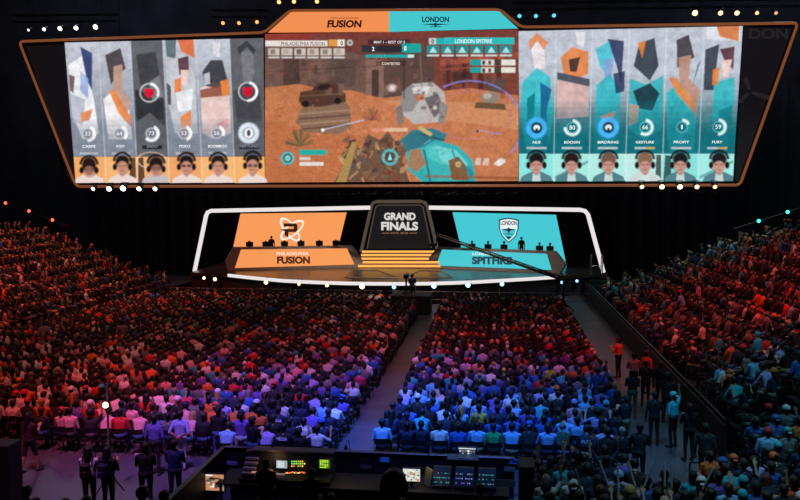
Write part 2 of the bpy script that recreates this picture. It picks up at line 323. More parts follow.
# abstract facets standing in for the artwork: colour, polygon in panel units
AB = {
 'L0': [('#f3f4f8', [(0, .2), (.5, .12), (.8, .5), (.9, .8), (.3, .85), (0, .6)]), ('#1d2f6e', [(.45, .04), (.85, .1), (.75, .42), (.6, .34)]), ('#9fb2e2', [(.4, .25), (.65, .32), (.6, .5), (.35, .42)]), ('#b9bccb', [(.0, .45), (.5, .5), (.35, .72), (0, .7)]), ('#e08a4a', [(.3, .62), (.75, .58), (.6, .68), (.3, .7)]), ('#6d4a50', [(0, .28), (.2, .3), (.1, .45), (0, .42)])],
 'L1': [('#f4f1f2', [(.0, .5), (.5, .4), (.9, .6), (.95, .85), (.1, .85)]), ('#41333a', [(.15, .12), (.7, .06), (.85, .24), (.5, .3), (.3, .38)]), ('#c29a8a', [(.42, .22), (.75, .2), (.7, .4), (.95, .52), (.85, .62), (.35, .5)]), ('#e9863c', [(.2, .42), (.4, .42), (.95, .66), (.9, .74), (.5, .62)]), ('#a9b0bd', [(.8, .3), (.95, .24), (.7, .5)])],
 'L2': [('#3f4147', [(.1, .12), (.8, .1), (.9, .3), (.6, .42), (.2, .38)]), ('#2f3035', [(.0, .42), (1, .5), (1, .75), (.5, .62), (0, .7)]), ('#7b7d84', [(.5, .36), (.9, .3), (1, .48), (.6, .52)])],
 'L3': [('#5a6d70', [(.02, .0), (.4, .0), (.35, .16), (.05, .14)]), ('#df6a30', [(.45, 0), (1, 0), (1, .16), (.55, .1)]), ('#c9ccd2', [(0, .2), (.6, .12), (.98, .3), (.98, .8), (.2, .8), (0, .5)]), ('#5a2130', [(.42, .16), (.8, .14), (.78, .28), (.45, .3)]), ('#f0d0c8', [(.5, .26), (.78, .26), (.7, .4), (.52, .38)]), ('#ea8038', [(.28, .34), (.5, .32), (.5, .44), (.25, .46)]), ('#eef0f4', [(.3, .45), (.9, .42), (.8, .6), (.35, .62)]), ('#ec8c40', [(.4, .66), (.8, .6), (.75, .8), (.45, .82)]), ('#3f3f48', [(0, .36), (.14, .4), (.12, .56), (0, .55)])],
 'L4': [('#f0d0ca', [(0, .42), (.5, .36), (1, .42), (1, .8), (.4, .85), (0, .8)]), ('#2d2c33', [(.1, .28), (.4, .18), (.8, .18), (.95, .36), (.6, .42), (.2, .4)]), ('#e9e9ee', [(.5, .02), (.75, .04), (.7, .16), (.5, .14)]), ('#8e4a34', [(0, .43), (1, .38), (1, .48), (0, .5)]), ('#ea8a44', [(.7, .36), (1, .34), (1, .48), (.75, .49)]), ('#e8a0a0', [(.5, .72), (.9, .68), (.9, .76), (.6, .78)]), ('#c9ccd4', [(.15, .3), (.35, .28), (.35, .38), (.18, .39)])],
 'L5': [('#7c7e85', [(.3, .12), (.7, .1), (.75, .3), (.6, .4), (.35, .36)]), ('#44464c', [(.0, .45), (.4, .38), (.9, .4), (1, .7), (.1, .72)]), ('#3a3b41', [(.18, .08), (.5, .02), (.8, .1), (.72, .14), (.5, .07), (.25, .14)])],
 'R0': [('#efe6e8', [(.3, .1), (.7, .1), (.75, .3), (.45, .34)]), ('#e0884a', [(.25, .08), (.5, .02), (.82, .1), (.7, .16), (.5, .08), (.3, .16)]), ('#2fc0cc', [(.05, .42), (.5, .3), (.9, .38), (1, .7), (.85, 1), (.2, 1), (0, .7)]), ('#1c5f92', [(.6, .42), (.95, .48), (.8, .66), (.9, 1), (.65, 1)]), ('#127c8c', [(.2, .55), (.45, .5), (.4, .75), (.2, .8)])],
 'R1': [('#d9b3b0', [(0, .4), (.5, .36), (1, .4), (1, .7), (0, .72)]), ('#e2843c', [(.1, .22), (.45, .14), (.95, .18), (.95, .36), (.5, .4), (.2, .36)]), ('#e8e8ee', [(.55, .02), (.85, .02), (.8, .14), (.6, .12)]), ('#2b2a33', [(.35, .24), (.7, .22), (.6, .34), (.4, .34)]), ('#3a4a5c', [(0, .34), (1, .4), (1, .46), (0, .4)])],
 'R2': [('#1c2f5e', [(.4, .08), (.9, .1), (.85, .45), (.7, .3)]), ('#48c4d8', [(.05, .16), (.45, .1), (.6, .24), (.4, .36), (.2, .3)]), ('#8ba7dc', [(.3, .25), (.6, .24), (.55, .4), (.35, .4)]), ('#2fb8c4', [(.1, .45), (.5, .36), (.85, .5), (.8, .8), (.4, .95), (.1, .8)]), ('#24365c', [(.6, .36), (.95, .34), (.95, .5), (.7, .52)]), ('#e08a40', [(.25, .7), (.7, .66), (.5, .82)])],
 'R3': [('#22333f', [(.1, .3), (.25, .12), (.7, .08), (.85, .3), (.6, .42)]), ('#2fb4be', [(.0, .4), (.5, .45), (1, .38), (1, .8), (.5, .9), (0, .8)]), ('#1d2a38', [(.1, .5), (.6, .44), (.9, .52), (.7, .66), (.3, .64)]), ('#e0863c', [(.2, .12), (.45, .1), (.35, .24)]), ('#c9a890', [(.0, .6), (.3, .62), (.25, .75), (0, .78)])],
 'R4': [('#3a2e38', [(.25, .1), (.6, .06), (.8, .24), (.5, .28), (.3, .32)]), ('#bd9080', [(.32, .24), (.7, .22), (.65, .4), (1, .5), (.9, .75), (.4, .5)]), ('#2fb8c2', [(.0, .52), (.4, .42), (.9, .7), (.9, 1), (.1, 1)]), ('#de8a44', [(.05, .4), (.3, .4), (.9, .62), (.85, .68), (.3, .52)]), ('#4c6c80', [(.9, .3), (1, .26), (.75, .48)])],
 'R5': [('#d9dde2', [(.0, .0), (1, .0), (1, .12), (0, .1)]), ('#df7a34', [(.3, .0), (.95, .0), (.95, .12), (.4, .08)]), ('#2a3344', [(.0, .18), (.4, .14), (.3, .5), (0, .5)]), ('#581f30', [(.42, .18), (.85, .16), (.85, .34), (.6, .28)]), ('#eccfc6', [(.5, .27), (.8, .26), (.72, .4), (.55, .4)]), ('#2fbac4', [(.3, .44), (.9, .4), (.95, .6), (.7, .8), (.3, .75)]), ('#e0883c', [(.25, .34), (.45, .32), (.42, .46), (.25, .46)]), ('#18848e', [(.5, .66), (.9, .62), (.9, .95), (.5, .9)])],
}
SK = '#c98f7a'
for i in range(6):
    dark = i in (2, 5)
    q4 = [q(i, 0, 0), q(i, 1, 0), q(i, 1, 1), q(i, 0, 1)]
    w = _win(LT[i], 32, LT[i + 1] + 12, 157)
    for s in range(24):
        t = s / 23; base = np.array(lin('#66686e')) * (1 - t) + np.array(lin('#56585f')) * t if dark else np.array(lin('#c3c7d2')) * (1 - t) + np.array(lin('#6f7788')) * t
        pp = [q(i, 0, s / 24), q(i, 1, s / 24), q(i, 1, (s + 1.2) / 24), q(i, 0, (s + 1.2) / 24)]
        cc = '#%02x%02x%02x' % tuple(int(255 * (x * 12.92 if x < .0031 else 1.055 * x ** (1 / 2.4) - .055)) for x in base); pol(pp, cc)
    for c, pts in AB['L%d' % i]: pol([q(i, .06 + u * .88, v) for u, v in pts], c, .92)
    for s in range(8):
        pp = [q(i, 0, .68 + s * .04), q(i, 1, .68 + s * .04), q(i, 1, 1), q(i, 0, 1)]; pol(pp, '#5f636c' if dark else '#868d9c', .22)
    cx, cy = q(i, .5, .8)
    if dark:
        rx, ry = q(i, .5, .45); el(rx, ry, 9, 9, '#c9c9cc', .9, ring=.7); el(rx, ry, 9, 9, '#ffffff', 1, ring=1.2, arc=(-1.4, .4 if i == 2 else 1.6)); pol([(rx - 5, ry - 4), (rx + 5, ry - 4), (rx + 4.4, ry + 2), (rx, ry + 6), (rx - 4.4, ry + 2)], '#e01a3c')
        ln(rx - 3, ry - .5, rx - 1, ry + .8, .9, '#701020'); ln(rx + 3, ry - .5, rx + 1, ry + .8, .9, '#701020')
    if i == 5:
        el(cx, cy, 8, 8, '#e8f4ff', .9, ring=2.2); el(cx, cy, 4.5, 5, '#ffffff'); el(cx, cy, 2, 3.4, '#4a505c')
    else:
        el(cx, cy, 5, 5, '#7d8290', .8); el(cx, cy, 5.2, 5.2, '#c9ccd4', .8, ring=.6); el(cx, cy, 7, 7, '#ffffff', .95, ring=1.3, arc=(-1.2, [1.6, .8, 2.4, 1.2, .4][i]))
    bx, by = q(i, .5, .965); rc(bx - 9, by - .4, bx + 9, by + 1.6, '#b9bdc6' if not dark else '#55575e')
    if i == 3: rc(bx + 0, by - .4, bx + 4, by + 1.6, '#d81c48'); rc(bx + 4, by - .4, bx + 9, by + 1.6, '#55575e')
    if dark: rc(bx - 10, by - 7.2, bx + 10, by - 3.6, '#26262c')
    if i: ln(*q(i, 0, 0), *q(i, 0, 1), .7, '#dfe1e8', .8)
    # live picture of a seated player
    x0, x1 = (LBm[i] + LB2[i]) / 2, (LBm[i + 1] + LB2[i + 1]) / 2; c = (x0 + x1) / 2 + [-1, 1, 3, 1, 0, 3][i]
    pol([(LBm[i], 156.5), (LBm[i + 1], 156.5), (LB2[i + 1], 184), (LB2[i], 184)], ['#f3ad6a', '#f2b878', '#efb27a', '#f0a86c', '#f7b878', '#f5b56e'][i])
    if i in (1, 2): pol([(x1 - 7, 158), (x1 - 2, 157), (x1 - 1, 183), (x1 - 8, 183)] if i == 1 else [(x0 + 1, 158), (x0 + 6, 157), (x0 + 8, 183), (x0 + 1, 183)], '#3b2420', .9)
    if i == 2: el(x0 + 14, 160, 14, 8, '#f9dcc0', .6, ring=.8)
    dn = [3, 0, 2, 0, 0, -1][i]; XF = (1.14, c, 184)
    pol([(c - 13, 184), (c - 11, 179), (c - 4, 175.5), (c + 4, 175.5), (c + 12, 179), (c + 14, 184)], '#e9d9d2' if i != 2 else '#c8bcc0'); el(c, 173.5, 3, 4, SK)
    el(c, 168 + dn, 5.6, 7, SK); el(c, 164 + dn * 1.2, 6.4, 5.4 + dn * .7, '#241a1c'); el(c, 168.5 + dn * 1.4, 4.4, 4.4, SK, 1 if dn < 2 else .5)
    ln(c - 3.4, 168 + dn, c - 1, 168 + dn, .9, '#3a2420'); ln(c + 1, 168 + dn, c + 3.4, 168 + dn, .9, '#3a2420'); ln(c, 168.5 + dn, c - .3, 170.5 + dn, .7, '#a06a58'); ln(c - 1.6, 172.4 + dn, c + 1.6, 172.4 + dn, .8, '#8a4840')
    if i in (3, 5): rc(c - 4, 167, c - .8, 169.2, '#221a22', .75); rc(c + .8, 167, c + 4, 169.2, '#221a22', .75)
    el(c, 164 + dn, 7.4, 7.6, '#1b1518', 1, ring=1.1, arc=(math.pi, 2 * math.pi)); el(c - 6.6, 169 + dn, 1.9, 3, '#1b1518'); el(c + 6.6, 169 + dn, 1.9, 3, '#1b1518')
    ln(c + 6, 171 + dn, c + 3, 174.5 + dn, .6, '#1b1518')
    XF = None
    if i: ln(x0 - .5, 157, x0 + .3, 184, .8, '#fff1e2', .7)
for i in range(6):
    for s in range(24):
        t = s / 23; a = np.array(lin('#c0c5d2')); b = np.array(lin('#18717c')); tt = min(1, max(0, (t - .35) / .5)); base = a * (1 - tt) + b * tt
        pp = [q(i, 0, s / 24, False), q(i, 1, s / 24, False), q(i, 1, (s + 1.2) / 24, False), q(i, 0, (s + 1.2) / 24, False)]
        cc = '#%02x%02x%02x' % tuple(int(255 * (x * 12.92 if x < .0031 else 1.055 * x ** (1 / 2.4) - .055)) for x in base); pol(pp, cc)
    for c, pts in AB['R%d' % i]: pol([q(i, .05 + u * .9, v, False) for u, v in pts], c, .92)
    for s in range(9):
        pp = [q(i, 0, .58 + s * .045, False), q(i, 1, .58 + s * .045, False), q(i, 1, 1, False), q(i, 0, 1, False)]; pol(pp, '#12707c', .2)
    cx, cy = q(i, .5, .79, False)
    if i in (0, 2):
        el(cx, cy, 8, 8, '#4ab8ff', .95, ring=2.4); el(cx, cy, 5.4, 5.4, '#0e2c4a'); el(cx, cy + (0 if i == 0 else 0), 3.2, 2.8, '#f4ffff'); el(cx, cy + 1.8, 1.4, 1.6, '#0e2c4a')
    else:
        el(cx, cy, 5, 5, '#0f6c78', .9); el(cx, cy, 7, 7, '#e8ffff', .95, ring=1.4, arc=(-1.5, [0, 3.2, 0, 2.2, -.4, 1.6][i])); el(cx, cy, 5.2, 5.2, '#6cc0c8', .7, ring=.6)
    bx, by = q(i, .5, .95, False); rc(bx - 10, by - .4, bx + 10, by + 1.6, '#b6c8cc')
    if i in (3, 5): rc(bx + 1, by - .4, bx + 10, by + 1.6, '#c8a860')
    if i: ln(*q(i, 0, 0, False), *q(i, 0, 1, False), .7, '#d8f4f4', .8)
    x0, x1 = (RBm[i] + RB2[i]) / 2, (RBm[i + 1] + RB2[i + 1]) / 2; c = (x0 + x1) / 2 + [0, 0, 1, 1, 0, 3][i]
    pol([(RBm[i], 153.5), (RBm[i + 1], 153.5), (RB2[i + 1], 182), (RB2[i], 182)], ['#8fe6e0', '#a8ece4', '#b4ece4', '#c0ece6', '#8ee2dc', '#a4ece6'][i])
    if i in (3, 4): pol([(x1 - 6, 155), (x1 - 1, 155), (x1 - 1, 181), (x1 - 7, 181)] if i == 3 else [(x0 + 3, 155), (x0 + 9, 156), (x0 + 9, 181), (x0 + 1, 181)], '#23343c', .9)
    if i in (1, 5): pol([(x0 + 1, 176), (x1 - 1, 160), (x1 - 1, 163), (x0 + 1, 179)], '#26727c', .6)
    XF = (1.12, c, 182)
    pol([(c - 15, 182), (c - 13, 177), (c - 5, 173), (c + 5, 173), (c + 13, 177), (c + 15, 182)], '#54828a' if i != 3 else '#cfd8d8'); pol([(c - 4, 182), (c - 3, 174), (c + 3, 174), (c + 4, 182)], '#d8e8e8', .8); el(c, 172, 3, 4, '#b88a7c')
    el(c, 166, 6, 7.4, '#c8968a'); el(c, 161.5, 7, 6, ['#1e1a1e', '#2a1c1c', '#7a584c', '#8a6450', '#1c1a20', '#1e1a1e'][i]); el(c, 167.5, 4.6, 4.2, '#c8968a')
    ln(c - 3.6, 166.5, c - 1, 166.5, .9, '#3a2420'); ln(c + 1, 166.5, c + 3.6, 166.5, .9, '#3a2420'); ln(c, 167, c - .3, 169.2, .7, '#9a6a5a'); ln(c - 1.6, 171, c + 1.6, 171, .8, '#8a4840')
    el(c, 161.5, 8, 7.6, '#15161a', 1, ring=1.1, arc=(math.pi, 2 * math.pi)); el(c - 7.2, 167, 2, 3.2, '#15161a'); el(c + 7.2, 167, 2, 3.2, '#15161a'); ln(c - 6, 170, c - 3, 173, .6, '#15161a')
    XF = None
    if i: ln(x0 - .4, 154, x0 - .2, 182, .8, '#e8ffff', .7)
def blur(x0, y0, x1, y1, r, n=2):
    w = _win(x0, y0, x1, y1); a = IMG[w]
    for _ in range(n):
        for ax in (0, 1):
            b = a.copy()
            for k in range(1, r + 1): b += np.roll(a, k, ax) + np.roll(a, -k, ax)
            a = b / (2 * r + 1)
    IMG[w] = a
mottle(62, 30, 266, 156, .22, 16, 41); mottle(518, 25, 744, 153, .22, 16, 43)
blur(62, 30, 745, 183, 1, 2); mottle(60, 30, 263, 184, .08, 4, 31); mottle(520, 25, 745, 184, .08, 4, 33); mottle(264, 28, 519, 183, .16, 5, 35); mottle(264, 28, 519, 183, .12, 2.4, 36)

WY = 60.0   # the hanging video wall
def samp(px, py):
    x = np.clip(px * RS, 0, IMG.shape[1] - 2); y = np.clip(py * RS, 0, IMG.shape[0] - 2)
    xi = x.astype(int); yi = y.astype(int); fx = (x - xi)[..., None]; fy = (y - yi)[..., None]
    return (IMG[yi, xi] * (1 - fx) + IMG[yi, xi + 1] * fx) * (1 - fy) + (IMG[yi + 1, xi] * (1 - fx) + IMG[yi + 1, xi + 1] * fx) * fy
def onYv(px, py, Y):
    d = np.array(AX)[None, None] + np.array(RT)[None, None] * ((px - 400) / F)[..., None] + np.array(UP)[None, None] * ((250 - py) / F)[..., None]
    return np.array(CAMP)[None, None] + d * ((Y - CAMP.y) / d[..., 1])[..., None]
def screen(name, c4, Y, parent, step=.45, sampf=samp):
    """LED surface with corners tl,tr,br,bl given where they stand in the picture"""
    tl, tr, br, bl = [np.array(c, float) for c in c4]
    W = int(max(abs(tr[0] - tl[0]), abs(br[0] - bl[0])) / step) + 2; H = int(abs(bl[1] - tl[1]) / step) + 2
    u = np.linspace(0, 1, W)[None, :, None]; v = np.linspace(0, 1, H)[:, None, None]
    p = (tl * (1 - u) + tr * u) * (1 - v) + (bl * (1 - u) + br * u) * v
    inner = p + (np.array([tl, tr, br, bl]).mean(0) - p) * .004
    return grid_mesh(name, onYv(p[..., 0], p[..., 1], Y), sampf(inner[..., 0], inner[..., 1]), SCREEN, parent)
wall = thing('video_wall', 'huge hanging LED video wall above the stage with game picture, player panels and angled wings', 'video screen', onY(400, 184, WY))
BLK = mat('black_housing', '#0c0c0e', .7); DK = mat('black_drape', '#28262c', .95, var=.3, bscale=3)
PX = lambda x, y: onY(x, y, WY)
hous = [(20, 42), (264, 33.5), (290, 10), (500, 9), (521, 27.5), (797, 23.5), (741, 185), (70, 187)]
b = MB().prism([onY(x, y, WY + .25) for x, y in hous], (0, 1.2, 0)); b.build('housing', BLK, wall)
for t, pts in (('game_picture', [(265, 34), (518.5, 29.5), (518.5, 181), (265, 182.5)]),):
    screen(t, pts, WY, wall, .5)
def hx(pts, col, Y, nm):
    o = MB().prism([onY(x, y, Y) for x, y in pts], (0, .1, 0)).build(nm, emis(nm + col, col), wall); return o
hb = hx([(268, 32.4), (291, 12), (389, 11.4), (389, 31.5)], '#f39053', WY, 'header_banner'); hb['label'] = 'orange half of the banner over the game picture'
hb2 = hx([(389.2, 31.5), (389.2, 11.4), (499, 11), (518, 28.3)], '#45c8ce', WY, 'header_banner'); hb2['label'] = 'turquoise half of the banner over the game picture'
for i in range(6):
    screen('player_panel', [q(i, 0, 0), q(i, 1, 0), q(i, 1, 1), q(i, 0, 1)], WY, wall, .4)
    screen('player_panel', [q(i, 0, 0, False), q(i, 1, 0, False), q(i, 1, 1, False), q(i, 0, 1, False)], WY, wall, .4)
    screen('live_picture', [(LBm[i], 156.7), (LBm[i + 1], 156.7), (LB2[i + 1], 182.6), (LB2[i], 183)], WY, wall, .4)
    screen('live_picture', [(RBm[i], 153.7), (RBm[i + 1], 153.7), (RB2[i + 1], 181), (RB2[i], 181.4)], WY, wall, .4)
# dim wings of the wall beyond the panels
WINGM = mat('wing_led', emit='#120e12', strength=1)
MB().prism([onY(x, y, WY + .1) for x, y in [(26, 46), (63.5, 44.5), (74, 182), (70, 182)]], (0, .1, 0)).build('wing_panel', WINGM, wall)
MB().prism([onY(x, y, WY + .1) for x, y in [(744.5, 27), (792, 28), (738, 181), (735.5, 181)]], (0, .1, 0)).build('wing_panel', WINGM, wall)
wg = MB(); text_on(wg, 'DON', 749, 28.5, 788, 39, lambda x, y: onY(x, y, WY + .06), .03)
for a in (0.3, 2.4, 4.4):
    ca, sa = math.cos(a), math.sin(a); c0 = (750, 92)
    wg.add([onY(c0[0] + ca * r + sa * w, c0[1] + sa * r - ca * w, WY + .06) for r, w in ((2, -1.5), (14 if a > 1 else 22, -2.6), (16 if a > 1 else 24, 0), (14 if a > 1 else 22, 2.6), (2, 1.5))], [(0, 1, 2, 3, 4)])
wg.build('faded_crest', emis('faded', '#241e22'), wall)
# frame tube around the wall
RUST = mat('rust_orange_trim', '#7a4a2c', .5, emit='#8a4e2c', strength=.8)
fr = MB(); fp = []
def rnd(pts, r):
    out = []; n = len(pts)
    for i in range(n):
        a, b_, c = Vector((*pts[i - 1], 0)), Vector((*pts[i], 0)), Vector((*pts[(i + 1) % n], 0))
        u = (a - b_).normalized() * r; w = (c - b_).normalized() * r
        for t in (0, .25, .5, .75, 1):
            out.append((b_ + u * (1 - t) ** 2 + w * t ** 2)[:2])
    return out
loop = rnd([(19, 41.5), (264, 32.5), (290, 10.5), (500, 9.5), (521, 27), (798, 23), (740, 185), (76, 186.5)], 5)
fr.tube([onY(x, y, WY - .05) for x, y in loop], .1, 8, closed=True); fr.build('frame', RUST, wall, True)
# lettering on the wall
eps = WY - .06
for x in (120, 300, 500, 700):
    p = onY(x, 60, WY + 1.0); MB().tube([p, Vector((p.x, p.y, 29.95))], .03, 6).build('hoist_cable', BLK, wall)
def wtext(body, box, col, bold=.02, shear=0, tilt=0, nm='lettering', par=None, Y=None):
    m_ = MB(); yy = eps if Y is None else Y; text_on(m_, body, *box, lambda x, y: onY(x, y, yy), bold, shear, tilt)
    return m_.build(nm, emis('txt' + col, col), wall if par is None else par)
wtext('FUSION', (327, 20, 361, 27.6), '#3c1210', .045, .12); wtext('PHILADELPHIA', (331, 17.2, 359, 18.8), '#8a4428', .02)
lg = MB(); lg.add([onY(x, y, eps) for x, y in [(325, 28), (333, 25.6), (333, 26.6)]], [(0, 1, 2)]); lg.build('emblem', emis('txt#3c1210', '#3c1210'), wall)
wtext('LONDON', (422, 16.6, 449, 22.2), '#123c4c', .04)
pl = MB()
for pts in ([(421, 24.2), (434, 23.6), (435.5, 22.6), (437, 23.6), (450, 24.2), (437, 25.2), (435.5, 27.6), (434, 25.2)], [(430, 26.4), (441, 26.4), (441, 27), (430, 27)]):
    pl.prism([onY(x, y, eps) for x, y in pts], (0, .02, 0))
pl.build('emblem', emis('txt#123c4c', '#123c4c'), wall)
wtext('PHILADELPHIA FUSION', (281, 41.8, 325, 45.6), '#6a5a54', .01); wtext('LONDON SPITFIRE', (455, 39.2, 492, 43.2), '#e9fbfa', .01)
wtext('MAP 1 - BEST OF 5', (374, 40.8, 405, 43.4), '#efe6ea', .01); wtext('2', (372, 46.8, 374.5, 51), '#ffffff', .03); wtext('0', (404, 46, 406.5, 50.6), '#ffffff', .03)
wtext('0', (340.4, 41, 343, 45.4), '#5a4a44', .03); wtext('0', (431.4, 39.3, 434, 43.6), '#31444a', .03); wtext('CONTESTED', (382, 62.4, 400, 65), '#f7e6de', .01)
for i, (n_, d_) in enumerate(zip(['CARPE', 'EQO', 'SADO', 'POKO', 'BOOMBOX', 'NEPTUNO'], [0, 0, 1, 0, 0, 1])):
    x, y = q(i, .5, .94); w_ = len(n_) * 1.35; y -= 3.2; wtext(n_, (x - w_, y - 1.4, x + w_, y + 1.3), '#f4f6fa' if not d_ else '#8c9098', .02, .1)
for i, n_ in enumerate(['NUS', 'BDOSIN', 'BIRDRING', 'GESTURE', 'PROFIT', 'FURY']):
    x, y = q(i, .5, .935, False); w_ = len(n_) * 1.3; y -= 3.2; wtext(n_, (x - w_, y - 1.3, x + w_, y + 1.3), '#f4fefe', .02, .1)
for i, n_ in enumerate(['33', '64', '73', '53', '56']):
    x, y = q(i, .5, .8); wtext(n_, (x - 2.8, y - 2, x + 2.8, y + 2), '#eceef2', .01)
for i, n_ in ((1, '80'), (3, '66'), (4, '1'), (5, '59')):
    x, y = q(i, .5, .79, False); w_ = 2.9 if len(n_) > 1 else .8; wtext(n_, (x - w_, y - 2.2, x + w_, y + 2.2), '#e8fdfd', .01)
# ------------------------------------------------------------------ trusses and lamps
STEEL = mat('dark_steel', '#141416', .5, .6)
def truss(p0, p1, name, label, h=.5, top=29.95):
    p0, p1 = Vector(p0), Vector(p1); o = thing(name, label, 'truss', p0); b = MB()
    offs = [Vector((0, -h / 2, 0)), Vector((0, h / 2, 0)), Vector((0, -h / 2, h)), Vector((0, h / 2, h))]
    for f_ in offs: b.tube([p0 + f_, p1 + f_], .035, 6)
    L = (p1 - p0).length; n = int(L / 1.2)
    for k in range(n):
        a, c = p0.lerp(p1, k / n), p0.lerp(p1, (k + 1) / n)
        b.tube([a + offs[0], c + offs[2]], .018, 5); b.tube([a + offs[2], c + offs[3]], .018, 5); b.tube([a + offs[0], c + offs[1]], .018, 5)
    b.build('lattice', STEEL, o)
    for t in (.15, .85):
        p = p0.lerp(p1, t) + Vector((0, 0, h)); MB().tube([p, Vector((p.x, p.y, top))], .015, 5).build('hoist_chain', STEEL, o)
    return o
def lamp(px, py, Y, col, strength, r, label, group, to=(0, -1, -.5), squash=1.):
    p = onY(px, py, Y); o = thing('spot_lamp', label, 'lamp', p, group); ax = Vector(to).normalized()
    MB().lathe(p, [(r * .55, -.55), (r * .8, -.5), (r * 1.15, -.25), (r * 1.2, -.01), (r * 1.12, 0)], ax, 12).build('lamp_body', STEEL, o, True)
    MB().lathe(p, [(r * .98, .0), (r * .98, .015), (r * .7, .04), (r * .05, .06)], ax, 12).build('lens', emis('lamp%s%s' % (col, strength), col, strength), o, True).parent = o.children[0]
    b = MB(); u = Vector((1, 0, 0)) * r * 1.35
    b.tube([p - ax * .25 + u, p - ax * .25 + u + Vector((0, .1, .35)), p - ax * .25 - u + Vector((0, .1, .35)), p - ax * .25 - u], .025, 6); b.build('yoke', STEEL, o)
    return o
truss(onY(14, 22, WY + 1), onY(118, 21, WY + 1), 'lighting_truss', 'dark lighting truss above the left wing of the video wall')
truss(onY(212, 17, WY + 1), onY(268, 17, WY + 1), 'lighting_truss', 'dark short truss beside the orange header banner')
truss(onY(512, 10, WY + 1), onY(800, 6, WY + 1), 'lighting_truss', 'dark lighting truss above the right wing of the video wall')
truss(onY(270, -4, WY + 4), onY(330, -4, WY + 4), 'lighting_truss', 'dark truss at the top edge above the orange header')
truss(onY(84, 194.5, WY + .8), onY(728, 194, WY + .8), 'lighting_truss', 'long dark truss under the bottom edge of the video wall', .3, onY(400, 188.4, WY + .8).z)
ordn = ['first', 'second', 'third', 'fourth', 'fifth', 'sixth', 'seventh', 'eighth', 'ninth', 'tenth']
for k, (x, y) in enumerate([(28.5, 30), (44, 29.3), (60, 28.6), (76, 28), (95.5, 27)]):
    lamp(x, y, WY + .6, '#fff6f0', 5 if k else 2, [.1, .13, .17, .17, .19][k], '%s white lamp from the left on the truss above the left wing' % ordn[k], 'white lamps above the left wing')
for k, (x, y) in enumerate([(223, 23), (239, 23), (257, 22)]):
    lamp(x, y, WY + .6, '#ff9a50', 2.2, .14, '%s orange lamp from the left beside the orange header banner' % ordn[k], 'orange lamps beside the header')
for k, (x, y) in enumerate([(279, 2), (294, 1.5), (317, 1.5)]):
    lamp(x, y, WY + 3, '#ffa060', 3, .16, '%s orange lamp from the left at the very top of the picture' % ordn[k], 'orange lamps at the top edge')
for k, (x, y) in enumerate([(519.5, 16), (536, 16), (554, 15.5)]):
    lamp(x, y, WY + .6, '#58c4d4', 1.5, .15, '%s turquoise lamp from the left beside the turquoise header banner' % ordn[k], 'turquoise lamps beside the header')
for k, (x, y) in enumerate([(695, 13), (720.5, 13), (737, 13), (757, 13), (776, 13)]):
    lamp(x, y, WY + .6, '#ffb47a', [5, 4, 4, 2.4, 1.2][k], [.2, .17, .17, .13, .12][k], '%s warm lamp from the left above the right wing of the video wall' % ordn[k], 'warm lamps above the right wing')
for k, (x, y) in enumerate([(93, 188), (109, 188), (123, 187.6), (139, 188), (155, 188)]):
    lamp(x, y + .8, WY - .45, '#fffaf4', [4, 8, 9, 6, 5][k], [.15, .2, .22, .18, .17][k], '%s white lamp from the left under the left end of the video wall' % ordn[k], 'white lamps under the video wall')
for k, (x, y) in enumerate([(642, 186), (662, 186), (680, 186), (697, 186), (715, 186)]):
    lamp(x, y + .8, WY - .45, '#ffc090', [4, 6, 6, 4, 3][k], [.15, .18, .19, .16, .15][k], '%s warm lamp from the left under the right end of the video wall' % ordn[k], 'warm lamps under the video wall')
# ------------------------------------------------------------------ stage
SZ = 1.6
WHITE = emis('white_strip', '#ece4e4', 1.0)
FLOORM = mat('stage_gloss', '#3a322e', .28, var=.3, bscale=1.2)
lipx = [229, 245, 260, 285, 317, 345, 372, 400, 428, 455, 476, 505, 530, 557]
lipy = [274, 275.8, 277.3, 279.5, 281, 281.9, 282.3, 282.4, 282.2, 281.4, 280.6, 279, 277.6, 275.8]
lip = [onZ(x, y, SZ) for x, y in zip(lipx, lipy)]
stage = thing('stage', 'broad low stage with glossy deck, white glowing front edge and white glowing frame', 'stage', (0, 62, 0))
L0 = onZ(190, 272.3, SZ); R0 = onZ(608, 273.5, SZ)
plan = [L0] + lip + [R0, Vector((R0.x + .5, 71, SZ)), Vector((L0.x - .5, 71, SZ))]
b = MB().prism([Vector((p.x, p.y, SZ)) for p in plan], (0, 0, -.25)); b.build('deck', FLOORM, stage)
b = MB().prism([Vector((p.x + (0), p.y + .35, SZ - .25)) for p in plan], (0, 0, -(SZ - .25))); b.build('skirt', DK, stage)
b = MB(); b.tube([p + Vector((0, -.1, -.09)) for p in lip], .125, 8); b.build('light_strip', WHITE, stage, True)
YF = 62.6
b = MB()
b.tube([onY(x, y, YF) for x, y in [(194.5, 271.5), (206, 216), (207.5, 212.5), (211, 210.8), (370, 207.6)]], .165, 10)
b.build('light_frame', WHITE, stage, True).__setitem__('label', 'left half of the white glowing frame')
b = MB(); b.tube([onY(x, y, YF) for x, y in [(429, 207.6), (580, 209.8), (585, 211), (588, 214.5), (603.5, 272.5)]], .165, 10)
b.build('light_frame', WHITE, stage, True).__setitem__('label', 'right half of the white glowing frame')
b = MB(); b.prism([onY(x, y, 71.2) for x, y in [(190, 268), (207, 208), (590, 208), (608, 270)]], (0, .3, 0)); b.build('backing', BLK, stage)
